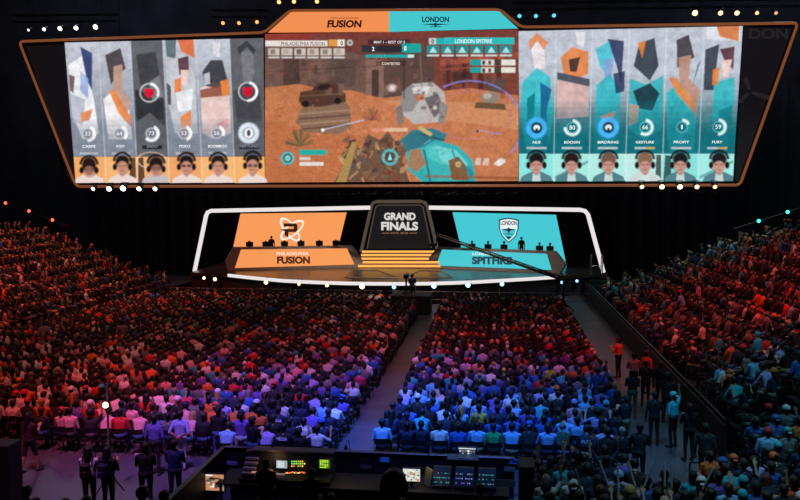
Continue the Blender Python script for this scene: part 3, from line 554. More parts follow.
# centre arch
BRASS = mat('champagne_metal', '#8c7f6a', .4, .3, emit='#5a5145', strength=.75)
arch = thing('stage_arch', 'dark central stage screen in a champagne frame reading GRAND FINALS above golden steps', 'stage screen', onY(399, 268, 66))
YA = 66.5
b = MB(); b.prism([onY(x, y, YA) for x, y in [(366, 249), (375, 205), (424, 205), (432, 248.5)]], (0, .4, 0)); b.build('display', mat('arch_screen', emit='#19171a', strength=1), arch)
b = MB(); b.tube([onY(x, y, YA - .05) for x, y in [(361, 252), (371.5, 206), (373, 203), (376.5, 201.6), (421, 201.4), (425, 202.6), (427.2, 206), (437.5, 250)]], .14, 8); b.build('frame', BRASS, arch, True)
b = MB(); b.tube([onY(x, y, YA - .02) for x, y in [(367, 249), (375.5, 207.5), (378, 205.2), (420, 205), (422.8, 207), (431.5, 248)]], .05, 6); b.build('inner_trim', BRASS, arch, True)
b = MB(); text_on(b, 'GRAND', 384, 212.6, 415.6, 220.2, lambda x, y: onY(x, y, YA - .08), .045); text_on(b, 'FINALS', 381.2, 221.8, 418, 230.4, lambda x, y: onY(x, y, YA - .08), .045)
b.build('lettering', emis('gf', '#d9d6d2', 1), arch)
b = MB(); text_on(b, 'NYC 2018', 391, 232, 408, 234, lambda x, y: onY(x, y, YA - .08), .01)
for x0, x1 in ((382, 389.5), (409.5, 417)): b.add([onY(x, y, YA - .08) for x, y in [(x0, 232.8), (x1, 232.8), (x1, 233.4), (x0, 233.4)]], [(0, 1, 2, 3)])
b.build('lettering', emis('gf2', '#a06a50', 1), arch)
GOLD = emis('gold_step', '#ffb45c', 1.1); GOLDT = mat('gold_tread', '#a0673a', .35)
st = [(250.6, 362, 436.5), (254, 361, 437.5), (257.6, 360, 438.4), (261.2, 359, 439.4), (265, 358, 440.4)]
for k, (y, x0, x1) in enumerate(st):
    Yk = 66.3 - .35 * k; a0, a1 = onY(x0, y, Yk), onY(x1, y, Yk); c0, c1 = onY(x0, y + 2.2, Yk), onY(x1, y + 2.2, Yk)
    MB().prism([a0, a1, c1, c0], (0, .1, 0)).build('glowing_riser', GOLD, arch)
    MB().prism([Vector((a0.x, Yk + .02, a0.z)), Vector((a1.x, Yk + .02, a1.z)), Vector((a1.x, Yk + .02, SZ)), Vector((a0.x, Yk + .02, SZ))], (0, .35, 0)).build('tread', GOLDT, arch)
# floor emblem: champagne angular lines on the deck
b = MB()
for pts in ([(352, 270.5), (378, 270.5), (398, 278), (345, 277.4)], [(441, 271), (420, 270.6), (404, 278), (452, 277.4)]):
    P = [onZ(x, y, SZ + .015) for x, y in pts]
    for i in range(4): b.tube([P[i], P[(i + 1) % 4]], .05, 4)
b.build('deck_inlay', mat('inlay_metal', '#6e665a', .3, .5), stage)
GREY = mat('desk_grey', '#8a807a', .5, .1)
def vplane(B0, B1):
    n = Vector((B1.y - B0.y, -(B1.x - B0.x), 0)).normalized()
    if n.y > 0: n = -n
    def f(px, py, out=0.):
        d = ray(px, py); P0 = B0 + n * out; return CAMP + d * ((P0 - CAMP).dot(n) / d.dot(n))
    return f, n
def desk(body, front, col, name1, box1, name2, box2, c2, label, side):
    B0 = onZ(*body[2 if side < 0 else 3], SZ); B1 = onZ(*body[3 if side < 0 else 2], SZ); f, n = vplane(B0, B1)
    t = thing('player_desk', label, 'desk', (B0 + B1) / 2)
    MB().prism([f(x, y) for x, y in body], -n * .9).build('desk_body', GREY, t)
    MB().prism([f(x, y, .04) for x, y in front], -n * .03).build('glowing_front', emis('front' + col, col, 1), t)
    fro = [q_ for q_ in t.children if q_.name.startswith('glowing')][0]; b = MB(); text_on(b, name1, *box1[:4], lambda x, y: f(x, y + (x - box1[0]) * box1[4], .07), .05); b.build('lettering', emis('dk' + col, '#3a1612' if side < 0 else '#12384a'), t).parent = fro
    b = MB(); text_on(b, name2, *box2[:4], lambda x, y: f(x, y + (x - box2[0]) * box2[4], .07), .02); b.build('lettering', emis('lt' + col, c2), t).parent = fro
    return t, f, n
dl, fl, nl = desk([(233.6, 247.6), (225.4, 262), (228, 271), (361.5, 267.6), (363, 261), (353.3, 246)][0:1] + [(225.4, 262), (228, 270.8), (361.5, 267.4), (363, 261), (353.3, 246)],
                  [(241, 249.6), (347, 248.4), (354.5, 264.6), (235, 268)], '#f79a56', 'FUSION', (277, 256.4, 310, 263.8, 0), 'PHILADELPHIA', (276.5, 252, 309, 255.2, 0), '#fbe6d8',
                  'long angled desk on stage with glowing orange front and grey ends', -1)
dr, frr, nr = desk([(437.4, 247.5), (428.8, 257.6), (429.7, 267.8), (559.6, 273.2), (565, 265.3), (554, 251.6)],
                   [(442, 249.6), (546.7, 253.8), (551.5, 270), (436, 265.6)], '#44c8d2', 'SPITFIRE', (472, 256.4, 512, 264.2, .012), 'LONDON', (472.5, 252.4, 494, 255.2, .02), '#dffafa',
                   'long angled desk on stage with glowing turquoise front and grey ends', 1)
# screens behind the desks
def sidescreen(pts, col, label, Y=68.0):
    t = thing('stage_screen', label, 'stage screen', onY(sum(p[0] for p in pts) / 4, pts[2][1], Y))
    P = [onY(x, y, Y) for x, y in pts]
    MB().prism([p + Vector((0, .05, 0)) for p in P], (0, .4, 0)).build('housing', BLK, t)
    MB().prism(P, (0, .04, 0)).build('display', emis('side' + col, col, 1), t)
    return t
YS = 68.0
def disp(t): return [q_ for q_ in t.children if q_.name.startswith('display')][0]
sl = sidescreen([(240.5, 213.6), (346.6, 212.4), (334.5, 262), (230, 262)], '#f99c5a', 'slanted orange stage screen behind the left desk showing a winged letter in white orbits')
sr = sidescreen([(452.5, 212.2), (556, 214.8), (567, 268), (464.5, 262)], '#46c9d4', 'slanted turquoise stage screen behind the right desk showing a shield with a propeller plane')
def px2(mb, pts, Y, t=.03): mb.prism([onY(x, y, Y) for x, y in pts], (0, t, 0))
b = MB()
for rot, cx, cy in ((math.radians(52), 290, 229.5), (math.radians(-38), 292, 230)):
    out = []; inn = []; n = 40
    for k in range(n):
        a = 2 * math.pi * k / n
        for R, lst, off in ((1, out, 0), (.84, inn, .6)):
            x, y = 14.5 * R * math.cos(a), 6.2 * R * .98 * math.sin(a) * (1 if R == 1 else .86)
            lst.append(onY(cx + off * .4 + x * math.cos(rot) - y * math.sin(rot), cy + x * math.sin(rot) + y * math.cos(rot), YS - .04))
    b.add(out + inn, [(k, (k + 1) % n, n + (k + 1) % n, n + k) for k in range(n)])
b.build('orbit_emblem', emis('orb', '#fdf0e4'), sl).parent = disp(sl)
b = MB()
px2(b, [(283.5, 223.4), (295.5, 223.4), (297.4, 225), (297.4, 230.4), (295.6, 232), (288.4, 232), (288.4, 237.2), (284.6, 235.4), (284.6, 231.2), (280.6, 229.6), (284.6, 229), (288, 229), (293.2, 229), (293.8, 228.4), (293.8, 226.6), (284, 226.6)], YS - .1)
b.build('letter_emblem', emis('pe', '#3a1a10'), sl).parent = disp(sl)
b = MB(); sh = [(498.6, 219.6), (503, 218.4), (508.6, 217.8), (514.4, 218.6), (519, 220), (518.6, 229), (516, 236.4), (508.6, 243), (501.6, 236), (499, 229)]
px2(b, sh, YS - .04); b.build('shield_border', emis('sb', '#1c2c38'), sr).parent = disp(sr)
cx, cy = 508.7, 230; b = MB(); px2(b, [(cx + (x - cx) * .88, cy + (y - cy) * .9) for x, y in sh], YS - .08); b.build('shield_field', emis('sf', '#eef8f8'), sr).parent = disp(sr)
b = MB(); px2(b, [(501, 228.6), (516.6, 228.8), (514.2, 235), (508.7, 240.4), (503, 234.8)], YS - .1); b.build('shield_lower_field', emis('sf3', '#46c9d4'), sr).parent = disp(sr)
b = MB(); text_on(b, 'LONDON', 500.6, 220.6, 517, 225, lambda x, y: onY(x, y + .05 * (x - 508.8) ** 2 * .15, YS - .12), .03)
px2(b, [(502, 229.6), (507.6, 228.6), (508.7, 227), (509.8, 228.6), (515.4, 229.8), (510, 230.8), (508.7, 234), (507.4, 230.8)], YS - .13); px2(b, [(504.4, 233.6), (513, 233.6), (513, 234.4), (504.4, 234.4)], YS - .13); px2(b, [(505.6, 236.4), (511.8, 236.6), (508.7, 239.4)], YS - .13)
b.build('shield_emblem', emis('se', '#1c2c38'), sr).parent = disp(sr)
# platform behind each desk, monitors on the desks
for (f, n, x0, x1, yb, lab) in ((fl, nl, 236, 352, 262, 'left'), (frr, nr, 440, 556, 264, 'right')):
    A = f(x0, yb, -.95); B = f(x1, yb, -.95); t = MB().prism([Vector((A.x, A.y, 2.5)), Vector((B.x, B.y, 2.5)), Vector((B.x, B.y, 2.5)) - n * 2.2, Vector((A.x, A.y, 2.5)) - n * 2.2], (0, 0, -(2.5 - SZ))).build('player_platform', BLK)
    tag(t, 'low black platform behind the %s glowing desk' % lab, 'platform')
MONI = mat('monitor_black', '#08080a', .5)
def monitor(p, rz, label):
    t = thing('gaming_monitor', label, 'monitor', p, 'monitors on the stage desks', rz)
    for nm, bx in (('monitor_back', (-.29, -.02, .1, .29, .03, .44)), ('stand', (-.04, -.0, 0, .04, .05, .2)), ('foot', (-.13, -.1, 0, .13, .1, .02))):
        o = MB().bbox(*bx, .008).build(nm, MONI); o.parent = t
    return t
STAGEP = []   # people on the stage: (pos, pose, rz, shirt, label)
for side, f, n, xs in ((0, fl, nl, [249.6, 266, 284.5, 301, 319.4, 336]), (1, frr, nr, [457.6, 472, 488, 504, 539.5, 550])):
    for k, x in enumerate(xs):
        w = 'left' if side == 0 else 'right'; lab = 'black monitor seen from behind on the %s stage desk, %s from the left' % (w, ordn[k])
        top = f(x, 247.2 if side == 0 else 248 + (x - 440) * .033, -.45); monitor(Vector((top.x, top.y, dl and f(295, 246.9).z if side == 0 else top.z)), math.atan2(n.x, -n.y), lab)
        p = f(x, 250, -1.75); STAGEP.append((Vector((p.x, p.y, 2.5)), 'lap', math.pi + random.uniform(-.1, .1), '#241a18' if side == 0 else '#16222a', 'player seated behind the %s glowing stage desk, %s from the left' % (w, ordn[k])))
p = fl(271.5, 250, -1.6); STAGEP.append((Vector((p.x, p.y, 2.5)), 'stand', math.pi, '#1c1616', 'person standing in dark clothes behind the left glowing stage desk'))
p = frr(521.4, 250, -1.6); STAGEP.append((Vector((p.x, p.y, 2.5)), 'stand', math.pi, '#14181c', 'person standing in dark clothes behind the right glowing stage desk'))
# foot lamps along the stage front
def lipY(x): return float(np.interp(x, [190, 229, 260, 317, 400, 476, 557, 608], [L0.y, lip[0].y, lip[2].y, lip[4].y, lip[7].y, lip[10].y, lip[13].y, R0.y]))
for k, (x, y, c) in enumerate([(204, 278, 0), (215, 279.2, 0), (266, 282.3, 0), (299, 284, 0), (327, 285.2, 0), (362, 286.4, 0), (394, 287, 1), (434, 286, 1), (468, 285, 1), (502, 284, 1), (562, 282.4, 1), (577, 281, 1)]):
    Y = lipY(x) - .45
    lamp(x, y, Y, '#ffc888' if c == 0 else '#7cc8ff', [4, 4.5, 5, 3, 3.5, 6, 4, 6, 6, 5, 3, 3][k], [.12, .14, .15, .11, .13, .18, .14, .17, .17, .15, .11, .11][k], '%s %s foot lamp from the left on the stage front' % (ordn[k if c == 0 else k - 6], 'warm' if c == 0 else 'blue'), 'foot lamps on the stage front', (0, -1, .1))
# camera crane
jib = thing('camera_crane', 'long black camera crane reaching from the right crowd edge across the right desk', 'camera crane', onY(566, 281, 53) * 1.0)
jb = onY(562, 279.5, 53.2); ja = onY(438, 236, 57.4); BM = mat('crane_black', '#0a0a0b', .45, .4)
b = MB(); up = Vector((0, 0, .16)); b.tube([jb, ja], [.11, .07], 6); b.tube([jb + up, ja + up], .045, 6)
for k in range(15): b.tube([jb.lerp(ja, k / 15), jb.lerp(ja, (k + .5) / 15) + up], .018, 5)
b.tube([jb + Vector((.6, -.2, -.25)), jb], .06, 6); b.build('arm', BM, jib)
b = MB(); b.tube([ja, ja + Vector((-.1, 0, -.15)), ja + Vector((-.1, 0, -.65))], .04, 6); b.tube([ja + Vector((-.1, 0, -.65)), ja + Vector((-.35, 0, -.65))], .04, 6); b.tube([ja + Vector((0, 0, .1)), ja + Vector((-.35, 0, .3))], .03, 6); b.build('remote_head', BM, jib)
b = MB(); b.bbox(ja.x - .55, ja.y - .12, ja.z - .75, ja.x - .15, ja.y + .12, ja.z - .5, .02); b.lathe((ja.x - .55, ja.y, ja.z - .62), [(.06, 0), (.08, .1), (.1, .18)], (-1, 0, 0), 12); b.build('camera', BM, jib)
b = MB(); gx, gy = jb.x + .1, jb.y
b.tube([(gx, gy, jb.z), (gx, gy, .5)], .07, 8)
for a in (0, 2.1, 4.2): b.tube([(gx, gy, .7), (gx + .7 * math.cos(a), gy + .7 * math.sin(a), .03)], .04, 6)
b.build('tripod', BM, jib); b = MB(); b.bbox(jb.x + .5, jb.y - .35, jb.z - .45, jb.x + .8, jb.y - .05, jb.z - .1, .02); b.build('counterweight', BM, jib)
# camera platform in front of the stage centre
CPY = 51.5; cpx = onY(411, 280, CPY); cpz = cpx.z
t = MB().bbox(cpx.x - 1.3, CPY - .9, 0, cpx.x + 1.3, CPY + 1.1, 1.25, .03).build('camera_riser', BLK); tag(t, 'black riser carrying the camera operator before the stage centre', 'platform')
STAGEP.append((Vector((cpx.x + .1, CPY - .3, 1.25)), 'phone_sit', 0, '#0c0c0e', 'camera operator seated in black on the riser before the stage centre'))
bc = thing('broadcast_camera', 'black broadcast camera on a pedestal beside its seated operator before the stage', 'camera', (cpx.x - .35, CPY + .3, 1.25))
b = MB(); b.bbox(cpx.x - .5, CPY, 2.25, cpx.x - .2, CPY + .6, 2.5, .02); b.build('camera_body', BM, bc)
b = MB(); b.lathe((cpx.x - .35, CPY + .6, 2.38), [(.08, 0), (.09, .2), (.13, .34), (.13, .36)], (0, 1, 0), 12); b.build('camera_lens', BM, bc)
b = MB(); b.tube([(cpx.x - .35, CPY + .3, 2.25), (cpx.x - .35, CPY + .3, 1.4)], .06, 8); b.lathe((cpx.x - .35, CPY + .3, 1.25), [(.3, 0), (.3, .06), (.08, .15)], (0, 0, 1), 12); b.build('pedestal', BM, bc)
b = MB(); b.tube([(cpx.x - .4, CPY + .1, 2.3), (cpx.x - .1, CPY - .1, 2.1)], .015, 5); b.build('pan_handle', BM, bc)
# handrail at the right end of the stage
rp = onZ(597, 274, SZ); hr = thing('stair_rail', 'small pale curved metal handrail at the right end of the stage', 'rail', rp)
b = MB(); ALU = mat('pale_metal', '#8a8f94', .35, .8)
for dx in (-.5, .3): b.tube([rp + Vector((dx, 0, -.0)), rp + Vector((dx, 0, 1.2)), rp + Vector((dx, -.2, 1.5)), rp + Vector((dx, -.6, 1.5)), rp + Vector((dx, -.8, 1.2)), rp + Vector((dx, -.8, .0))], .04, 6)
b.tube([rp + Vector((-.5, 0, .6)), rp + Vector((.3, 0, .6))], .03, 6); b.build('rails', ALU, hr)
for k in range(3): MB().bbox(rp.x - .7, rp.y - 1.2 - .3 * k, 0, rp.x + .5, rp.y - .9 - .3 * k, SZ - .35 - .4 * k, .01).build('step', BLK, hr)
# ------------------------------------------------------------------ building
CONC = mat('arena_concrete', '#4a4850', .42, var=.25, bscale=.9, bump=.05)
b = MB().box(-50, -6, -.3, 50, 82, 0); struct(b.build('floor', CONC))
WM = mat('black_curtain', '#38353c', .95, var=.35, bscale=.5, bump=.6)
struct(MB().box(-50, 81, 0, 50, 82, 30).build('wall_back', WM)); struct(MB().box(-50, -6, 0, -49, 81, 30).build('wall_left', WM))
struct(MB().box(49, -6, 0, 50, 81, 30).build('wall_right', WM)); struct(MB().box(-50, -6, 30, 50, 82, 30.4).build('ceiling', mat('ceiling_black', '#323036', .95, var=.3, bscale=.6)))
# pleated black drapes hung either side of the stage and behind it
def drape(x0, x1, Y, z1, label):
    n = int((x1 - x0) / .12); v = []
    for i in range(n + 1):
        x = x0 + (x1 - x0) * i / n; y = Y + .16 * math.sin(x * 5.2) + .05 * math.sin(x * 13)
        v += [(x, y, 0), (x, y, z1), (x, y + .04, 0), (x, y + .04, z1)]
    f = []
    for i in range(n):
        a = 4 * i; f += [(a, a + 4, a + 5, a + 1), (a + 2, a + 3, a + 7, a + 6), (a + 1, a + 5, a + 7, a + 3)]
    o = MB().add(v, f).build('stage_drape', DK); tag(o, label, 'drape')
drape(-32, -16.5, 72.5, 17, 'tall black drape hanging left of the stage'); drape(17, 32, 72.5, 17, 'tall black drape hanging right of the stage'); drape(-16, 16.5, 73.5, 17, 'wide black drape hanging behind the stage')
# ------------------------------------------------------------------ people: one continuous surface per pose, built by voxel union of tapered limbs
def capsule(p0, r0, p1, r1, n, m):
    p0 = Vector(p0); p1 = Vector(p1); d = p1 - p0; L = d.length
    t = d / L if L > 1e-6 else Vector((0, 0, 1)); u = t.orthogonal().normalized(); w = t.cross(u); vs = []; rings = []
    for c, r, sg in ((p0, r0, -1), (p1, r1, 1)):
        rr = []
        for k in range(m):
            a = (math.pi / 2) * (k + .5) / m if sg > 0 else (math.pi / 2) * (m - k - .5) / m
            rr.append((c + t * sg * r * math.sin(a), r * math.cos(a)))
        rings += rr
    for c, r in rings:
        for k in range(n):
            an = 2 * math.pi * k / n; vs.append(c + (u * math.cos(an) + w * math.sin(an)) * r)
    N = len(rings); fs = [(i * n + k, i * n + (k + 1) % n, (i + 1) * n + (k + 1) % n, (i + 1) * n + k) for i in range(N - 1) for k in range(n)]
    return vs, fs + [tuple(range(n - 1, -1, -1)), tuple((N - 1) * n + k for k in range(n))]
def union(caps, voxel, n=12, m=3):
    b = MB()
    for c in caps: b.add(*capsule(c[0], c[1], c[2], c[3], n, m))
    me = bpy.data.meshes.new('t'); me.from_pydata(b.v, [], b.f); me.update()
    o = bpy.data.objects.new('t', me); COL.objects.link(o); md = o.modifiers.new('r', 'REMESH'); md.mode = 'VOXEL'; md.voxel_size = voxel
    dg = bpy.context.evaluated_depsgraph_get(); dg.update(); r = bpy.data.meshes.new_from_object(o.evaluated_get(dg)); bpy.data.objects.remove(o); bpy.data.meshes.remove(me)
    return r
# regions: 0 shirt 1 forearm 2 skin 3 trousers 4 shoes 5 eyes/brows 6 shin 7 lips
def figure(pose, hands=True):
    seated = pose in ('lap', 'knees', 'up', 'oneup', 'phone', 'cheer', 'arms_crossed', 'phone_sit')
    H = .55 if seated else .95; lean = {'lap': .06, 'knees': .32, 'phone': .1, 'phone_sit': .15, 'cheer': .05, 'up': 0, 'oneup': .02, 'arms_crossed': -.05}.get(pose, .02)
    def L(x, y, z): return (x, y + lean * z, H + z - abs(lean) * z * .12)
    c = []; A = lambda p0, r0, p1, r1, g: c.append((p0, r0, p1, r1, g))
    A((-.075, 0, H), .112, (.075, 0, H), .112, 3); A((0, -.03, H - .01), .115, (0, .0, H + .08), .115, 3)
    A(L(-.06, 0, .12), .108, L(.06, 0, .12), .108, 0); A(L(0, 0, .1), .12, L(0, .0, .38), .125, 0)
    for s in (-1, 1):
        A(L(s * .065, 0, .14), .1, L(s * .1, .0, .36), .105, 0); A(L(s * .08, -.01, .36), .1, L(s * .145, -.01, .44), .066, 0); A(L(s * .14, -.01, .455), .055, L(s * .02, -.01, .5), .055, 0)
    hy = {'knees': .05}.get(pose, .0); hd = lambda x, y, z: L(x, y + hy, .67 + z)
    A(L(0, -.015, .48), .056, hd(0, -.0, -.06), .052, 2)
    A(hd(0, -.02, .02), .094, hd(0, .02, .025), .09, 2); A(hd(0, .035, -.03), .068, hd(0, .05, -.09), .042, 2)
    A(hd(0, .105, .005), .011, hd(0, .122, -.032), .015, 2)
    for s in (-1, 1):
        A(hd(s * .09, -.01, .0), .017, hd(s * .088, -.005, -.035), .013, 2)
    up, fo = (.052, .04), (.039, .028)
    modes = {'lap': ('lap', 'lap'), 'knees': ('kn', 'kn'), 'up': ('up', 'up'), 'oneup': ('lap', 'up'), 'phone': ('ph', 'ph'), 'phone_sit': ('ph', 'ph'), 'cheer': ('ch', 'ch'), 'arms_crossed': ('cr', 'cr'),
             'stand': ('dn', 'dn'), 'behind': ('bh', 'bh'), 'stand_up': ('up', 'up'), 'stand_phone': ('ph', 'ph'), 'walk': ('dn', 'ph'), 'stand_oneup': ('dn', 'up')}[pose]
    T = {'lap': ((.06, .03, -.27), (-.06, .25, -.33)), 'kn': ((.07, .14, -.26), (-.01, .36, -.42)), 'up': ((.13, .04, .2), (.1, .05, .46)), 'ph': ((.03, .1, -.24), (-.1, .3, -.1)), 'ch': ((.17, .1, -.12), (.15, .22, .13)),
         'cr': ((.08, .08, -.24), (-.16, .2, -.2)), 'dn': ((.06, -.02, -.28), (.07, .04, -.53)), 'bh': ((.09, -.12, -.26), (-.14, -.16, -.36))}
    for s, md in zip((-1, 1), modes):
        S0 = L(s * .19, -.01, .435); e, w = T[md]; E = (S0[0] + s * e[0], S0[1] + e[1], S0[2] + e[2]); W = (S0[0] + s * w[0], S0[1] + w[1], S0[2] + w[2])
        A(S0, .062, E, .044, 0); A(E, .042, W, .028, 1); A(tuple(Vector(E).lerp(Vector(W), .8)), .031, W, .027, 2)
        d = (Vector(W) - Vector(E)).normalized(); side = d.cross(Vector((0, 0, 1)) if abs(d.z) < .8 else Vector((0, 1, 0))).normalized(); nn = d.cross(side)
        P1 = Vector(W) + d * .085
        if hands:
            for q_ in (-.024, 0, .024): A(Vector(W) + side * q_ * .6, .02, P1 + side * q_, .019, 2)
            for q_, ln_ in ((-.034, .062), (-.012, .078), (.011, .074), (.033, .058)):
                k1 = P1 + side * q_ + d * ln_ * .55; A(P1 + side * q_ * .95, .0115, k1, .0105, 2); A(k1, .0105, k1 + d * ln_ * .4 + nn * ln_ * .3, .009, 2)
            tb = Vector(W) + d * .03 - side * s * .03; tk = tb + d * .03 - side * s * .032; A(tb, .014, tk, .012, 2); A(tk, .012, tk + d * .035 - side * s * .008, .01, 2)
        else: A(W, .03, P1 + d * .04, .032, 2)
    for s in (-1, 1):
        if seated:
            kn = (s * .14, .44, H - .02); an = (s * .13, .44 + (-.08 if s > 0 else .05), .1); A((s * .09, .02, H - .015), .092, kn, .062, 3)
        else:
            st_ = .0 if pose != 'walk' else s * .14; kn = (s * .1, .02 + st_ * .8, .5); an = (s * .11, st_ * 1.4 - .02, .1); A((s * .09, 0, H - .02), .095, kn, .06, 3)
        A(kn, .058, tuple(Vector(kn).lerp(Vector(an), .35)), .056, 6); A(tuple(Vector(kn).lerp(Vector(an), .35)), .056, an, .04, 6)
        A((an[0], an[1] - .02, .045), .042, (an[0] + s * .02, an[1] + .17, .035), .035, 4)
    return c, hd(0, 0, 0)
REG = {}
def regions(me, caps, hc):
    co = np.empty(len(me.vertices) * 3, np.float32); me.vertices.foreach_get('co', co); co = co.reshape(-1, 3)
    n = len(me.polygons); lv = np.empty(len(me.loops), np.int32); me.loops.foreach_get('vertex_index', lv)
    ls = np.empty(n, np.int32); me.polygons.foreach_get('loop_start', ls); lt = np.empty(n, np.int32); me.polygons.foreach_get('loop_total', lt)
    fc = np.stack([np.add.reduceat(co[lv][:, k], ls) / lt for k in range(3)], 1); best = np.full(n, 9e9); reg = np.zeros(n, np.int32)
    for p0, r0, p1, r1, g in caps:
        a = np.array(p0, float); b = np.array(p1, float); d = b - a; L2 = d @ d
        t = np.clip(((fc - a) @ d) / L2, 0, 1) if L2 > 1e-9 else np.zeros(n)
        dist = np.linalg.norm(fc - a - t[:, None] * d, axis=1) - (r0 + (r1 - r0) * t); m = dist < best; best[m] = dist[m]; reg[m] = g
    h = np.array(hc)
    for s in (-1, 1):
        e = h + np.array((s * .034, .1, .0)); reg[(np.linalg.norm((fc - e) / np.array((1, 2, .6)), axis=1) < .014)] = 5
        e = h + np.array((s * .034, .1, .024)); reg[(np.linalg.norm((fc - e) / np.array((1.4, 2, .4)), axis=1) < .014)] = 5
    e = h + np.array((0, .09, -.066)); reg[(np.linalg.norm((fc - e) / np.array((1.7, 2, .5)), axis=1) < .014)] = 7
    return co, lv.reshape(-1, 4) if (lt == 4).all() else None, reg, fc
SHIRT = mat_objcol('shirt_cloth'); HAIRM = mat_objcol('hair_strands', .6, .3, 90); CAPM = mat_objcol('cap_cloth', .7, .1, 60)
SKINS = [mat('skin_%s' % n, c, .55, var=.08, bscale=40) for n, c in (('fair', '#c99a80'), ('tan', '#a8775a'), ('brown', '#7c5038'), ('deep', '#4a2e20'))]
PANTS = [mat('trousers_%s' % n, c, .85, var=.15, bscale=30) for n, c in (('black', '#17171b'), ('navy', '#232c48'), ('denim', '#3f5a8a'), ('grey', '#4a4a50'), ('khaki', '#8a7a5c'), ('pale', '#a9b4c8'))]
SHOE = mat('shoe_leather', '#2a2628', .6); EYE = mat('eye_dark', '#120c0a', .3); LIP = mat('lips', '#7a3e36', .5)
POSES = ['lap', 'knees', 'up', 'oneup', 'phone', 'cheer', 'arms_crossed', 'phone_sit', 'stand', 'behind', 'stand_up', 'stand_phone', 'walk', 'stand_oneup']
HI = {}; LO = {}; HEAD = {}
for p in POSES:
    caps, hc = figure(p); me = union(caps, .0125); co, q4, reg, fc = regions(me, caps, hc)
    me.name = 'person'; 
    for m_ in (SHIRT, SHIRT, SKINS[0], PANTS[0], SHOE, EYE, PANTS[0], LIP): me.materials.append(m_)
    me.polygons.foreach_set('material_index', reg); me.polygons.foreach_set('use_smooth', np.ones(len(reg), bool)); me.update(); HI[p] = me; HEAD[p] = hc
    caps, hc = figure(p, False); me = union(caps, .05, 8, 2); co, q4, reg, fc = regions(me, caps, hc)
    h = np.array(hc); hm = (np.linalg.norm(fc - h, axis=1) < .17) & ((fc[:, 1] < h[1] + .02) | (fc[:, 2] > h[2] + .07)) & (fc[:, 2] > h[2] - .09); reg[hm] = 8; reg[(reg == 5) | (reg == 7)] = 2
    assert q4 is not None; LO[p] = (co, q4, reg)
HAIR = {}
for nm, caps, vx in (('short', [((0, -.025, .03), .1, (0, .02, .04), .088), ((0, -.035, -.02), .088, (0, -.04, -.05), .07)], .012),
                     ('long', [((0, -.025, .03), .103, (0, .02, .042), .09), ((0, -.045, -.02), .095, (0, -.08, -.2), .08), ((0, -.08, -.2), .08, (0, -.11, -.36), .045), ((-.07, -.03, 0), .045, (-.08, -.03, -.18), .035), ((.07, -.03, 0), .045, (.08, -.03, -.18), .035)], .014),
                     ('curly', [((0, -.04, .05), .13, (0, .0, .06), .11), ((-.06, -.03, 0), .08, (.06, -.03, 0), .08), ((0, -.06, -.03), .09, (0, -.05, .0), .1)], .014),
                     ('bun', [((0, -.025, .03), .1, (0, .02, .04), .088), ((0, -.035, -.02), .088, (0, -.04, -.05), .07), ((0, -.11, .08), .045, (0, -.12, .09), .045)], .012),
                     ('cap', [((0, -.02, .045), .1, (0, .01, .05), .095), ((-.04, .08, .03), .02, (-.03, .16, .02), .012), ((.04, .08, .03), .02, (.03, .16, .02), .012), ((0, .08, .035), .02, (0, .17, .022), .012)], .012)):
    r = union([c + (0,) for c in caps], vx, 16, 5); r.name = 'hair' if nm != 'cap' else 'cap'; r.polygons.foreach_set('use_smooth', np.ones(len(r.polygons), bool)); r.materials.append(CAPM if nm == 'cap' else HAIRM); HAIR[nm] = r
HAIRC = {'black': '#0d0b0c', 'brown': '#2a1a12', 'blond': '#b08a58', 'grey': '#77736e', 'red': '#5a2414'}
def add_person(pos, rz, pose, shirt, label, group, hair='short', hairc='black', cap=None, skin=0, pants=0, sleeve='skin', shorts=False, scale=1., cat='person'):
    o = bpy.data.objects.new('person', HI[pose]); COL.objects.link(o); o.location = pos; o.rotation_euler.z = rz; o.scale = (scale,) * 3
    o.color = (*lin(shirt), 1); sl = o.material_slots
    def setm(i, m_): sl[i].link = 'OBJECT'; sl[i].material = m_
    if sleeve == 'skin': setm(1, SKINS[skin])
    setm(2, SKINS[skin]); setm(3, PANTS[pants]); setm(6, SKINS[skin] if shorts else PANTS[pants]); tag(o, label, cat, group)
    def head(nm, name, col):
        h = bpy.data.objects.new(name, HAIR[nm]); COL.objects.link(h); h.parent = o; h.location = HEAD[pose]; h.color = (*lin(col), 1); return h
    if hair != 'bald': head(hair, 'hair', HAIRC.get(hairc, hairc))
    if cap:
        k = head('cap', 'cap', cap); k.rotation_euler.z = random.choice([0, 0, math.pi]) if pose != 'stand' else 0; k.scale = (1.06, 1.06, 1.06)
    return o
# letters printed on a back, as a part of the person
def back_print(o, body, z, w, h, col, bold=.04):
    b = MB(); text_on(b, body, -w / 2, -h / 2, w / 2, h / 2, lambda x, y: Vector((x, -.139 + .25 * x * x, z - y)), bold)
    q_ = b.build('shirt_lettering', mat('print_' + col, col, .6)); q_.parent = o
    return q_
# ------------------------------------------------------------------ the crowd
SC = {'k': '#161619', 'n': '#1b2440', 'w': '#d8d4d6', 'b': '#2c5fae', 'l': '#7fb2dc', 'c': '#2fa6b4', 'p': '#6c52a8', 'v': '#a99ad0', 'm': '#c82a6a', 'i': '#d79aa4', 'r': '#c4202c', 'o': '#dd6a2c', 'g': '#1fa05a', 'y': '#d0b84c', 'e': '#6b6a72', 't': '#7a5a44', 'd': '#1f4a34', 'h': '#a8c838', 'x': '#262328'}
SN = {'k': 'black', 'n': 'navy', 'w': 'white', 'b': 'blue', 'l': 'light blue', 'c': 'teal', 'p': 'purple', 'v': 'lavender', 'm': 'magenta', 'i': 'pink', 'r': 'red', 'o': 'orange', 'g': 'green', 'y': 'yellow', 'e': 'grey', 't': 'brown', 'd': 'dark green', 'h': 'lime', 'x': 'charcoal'}
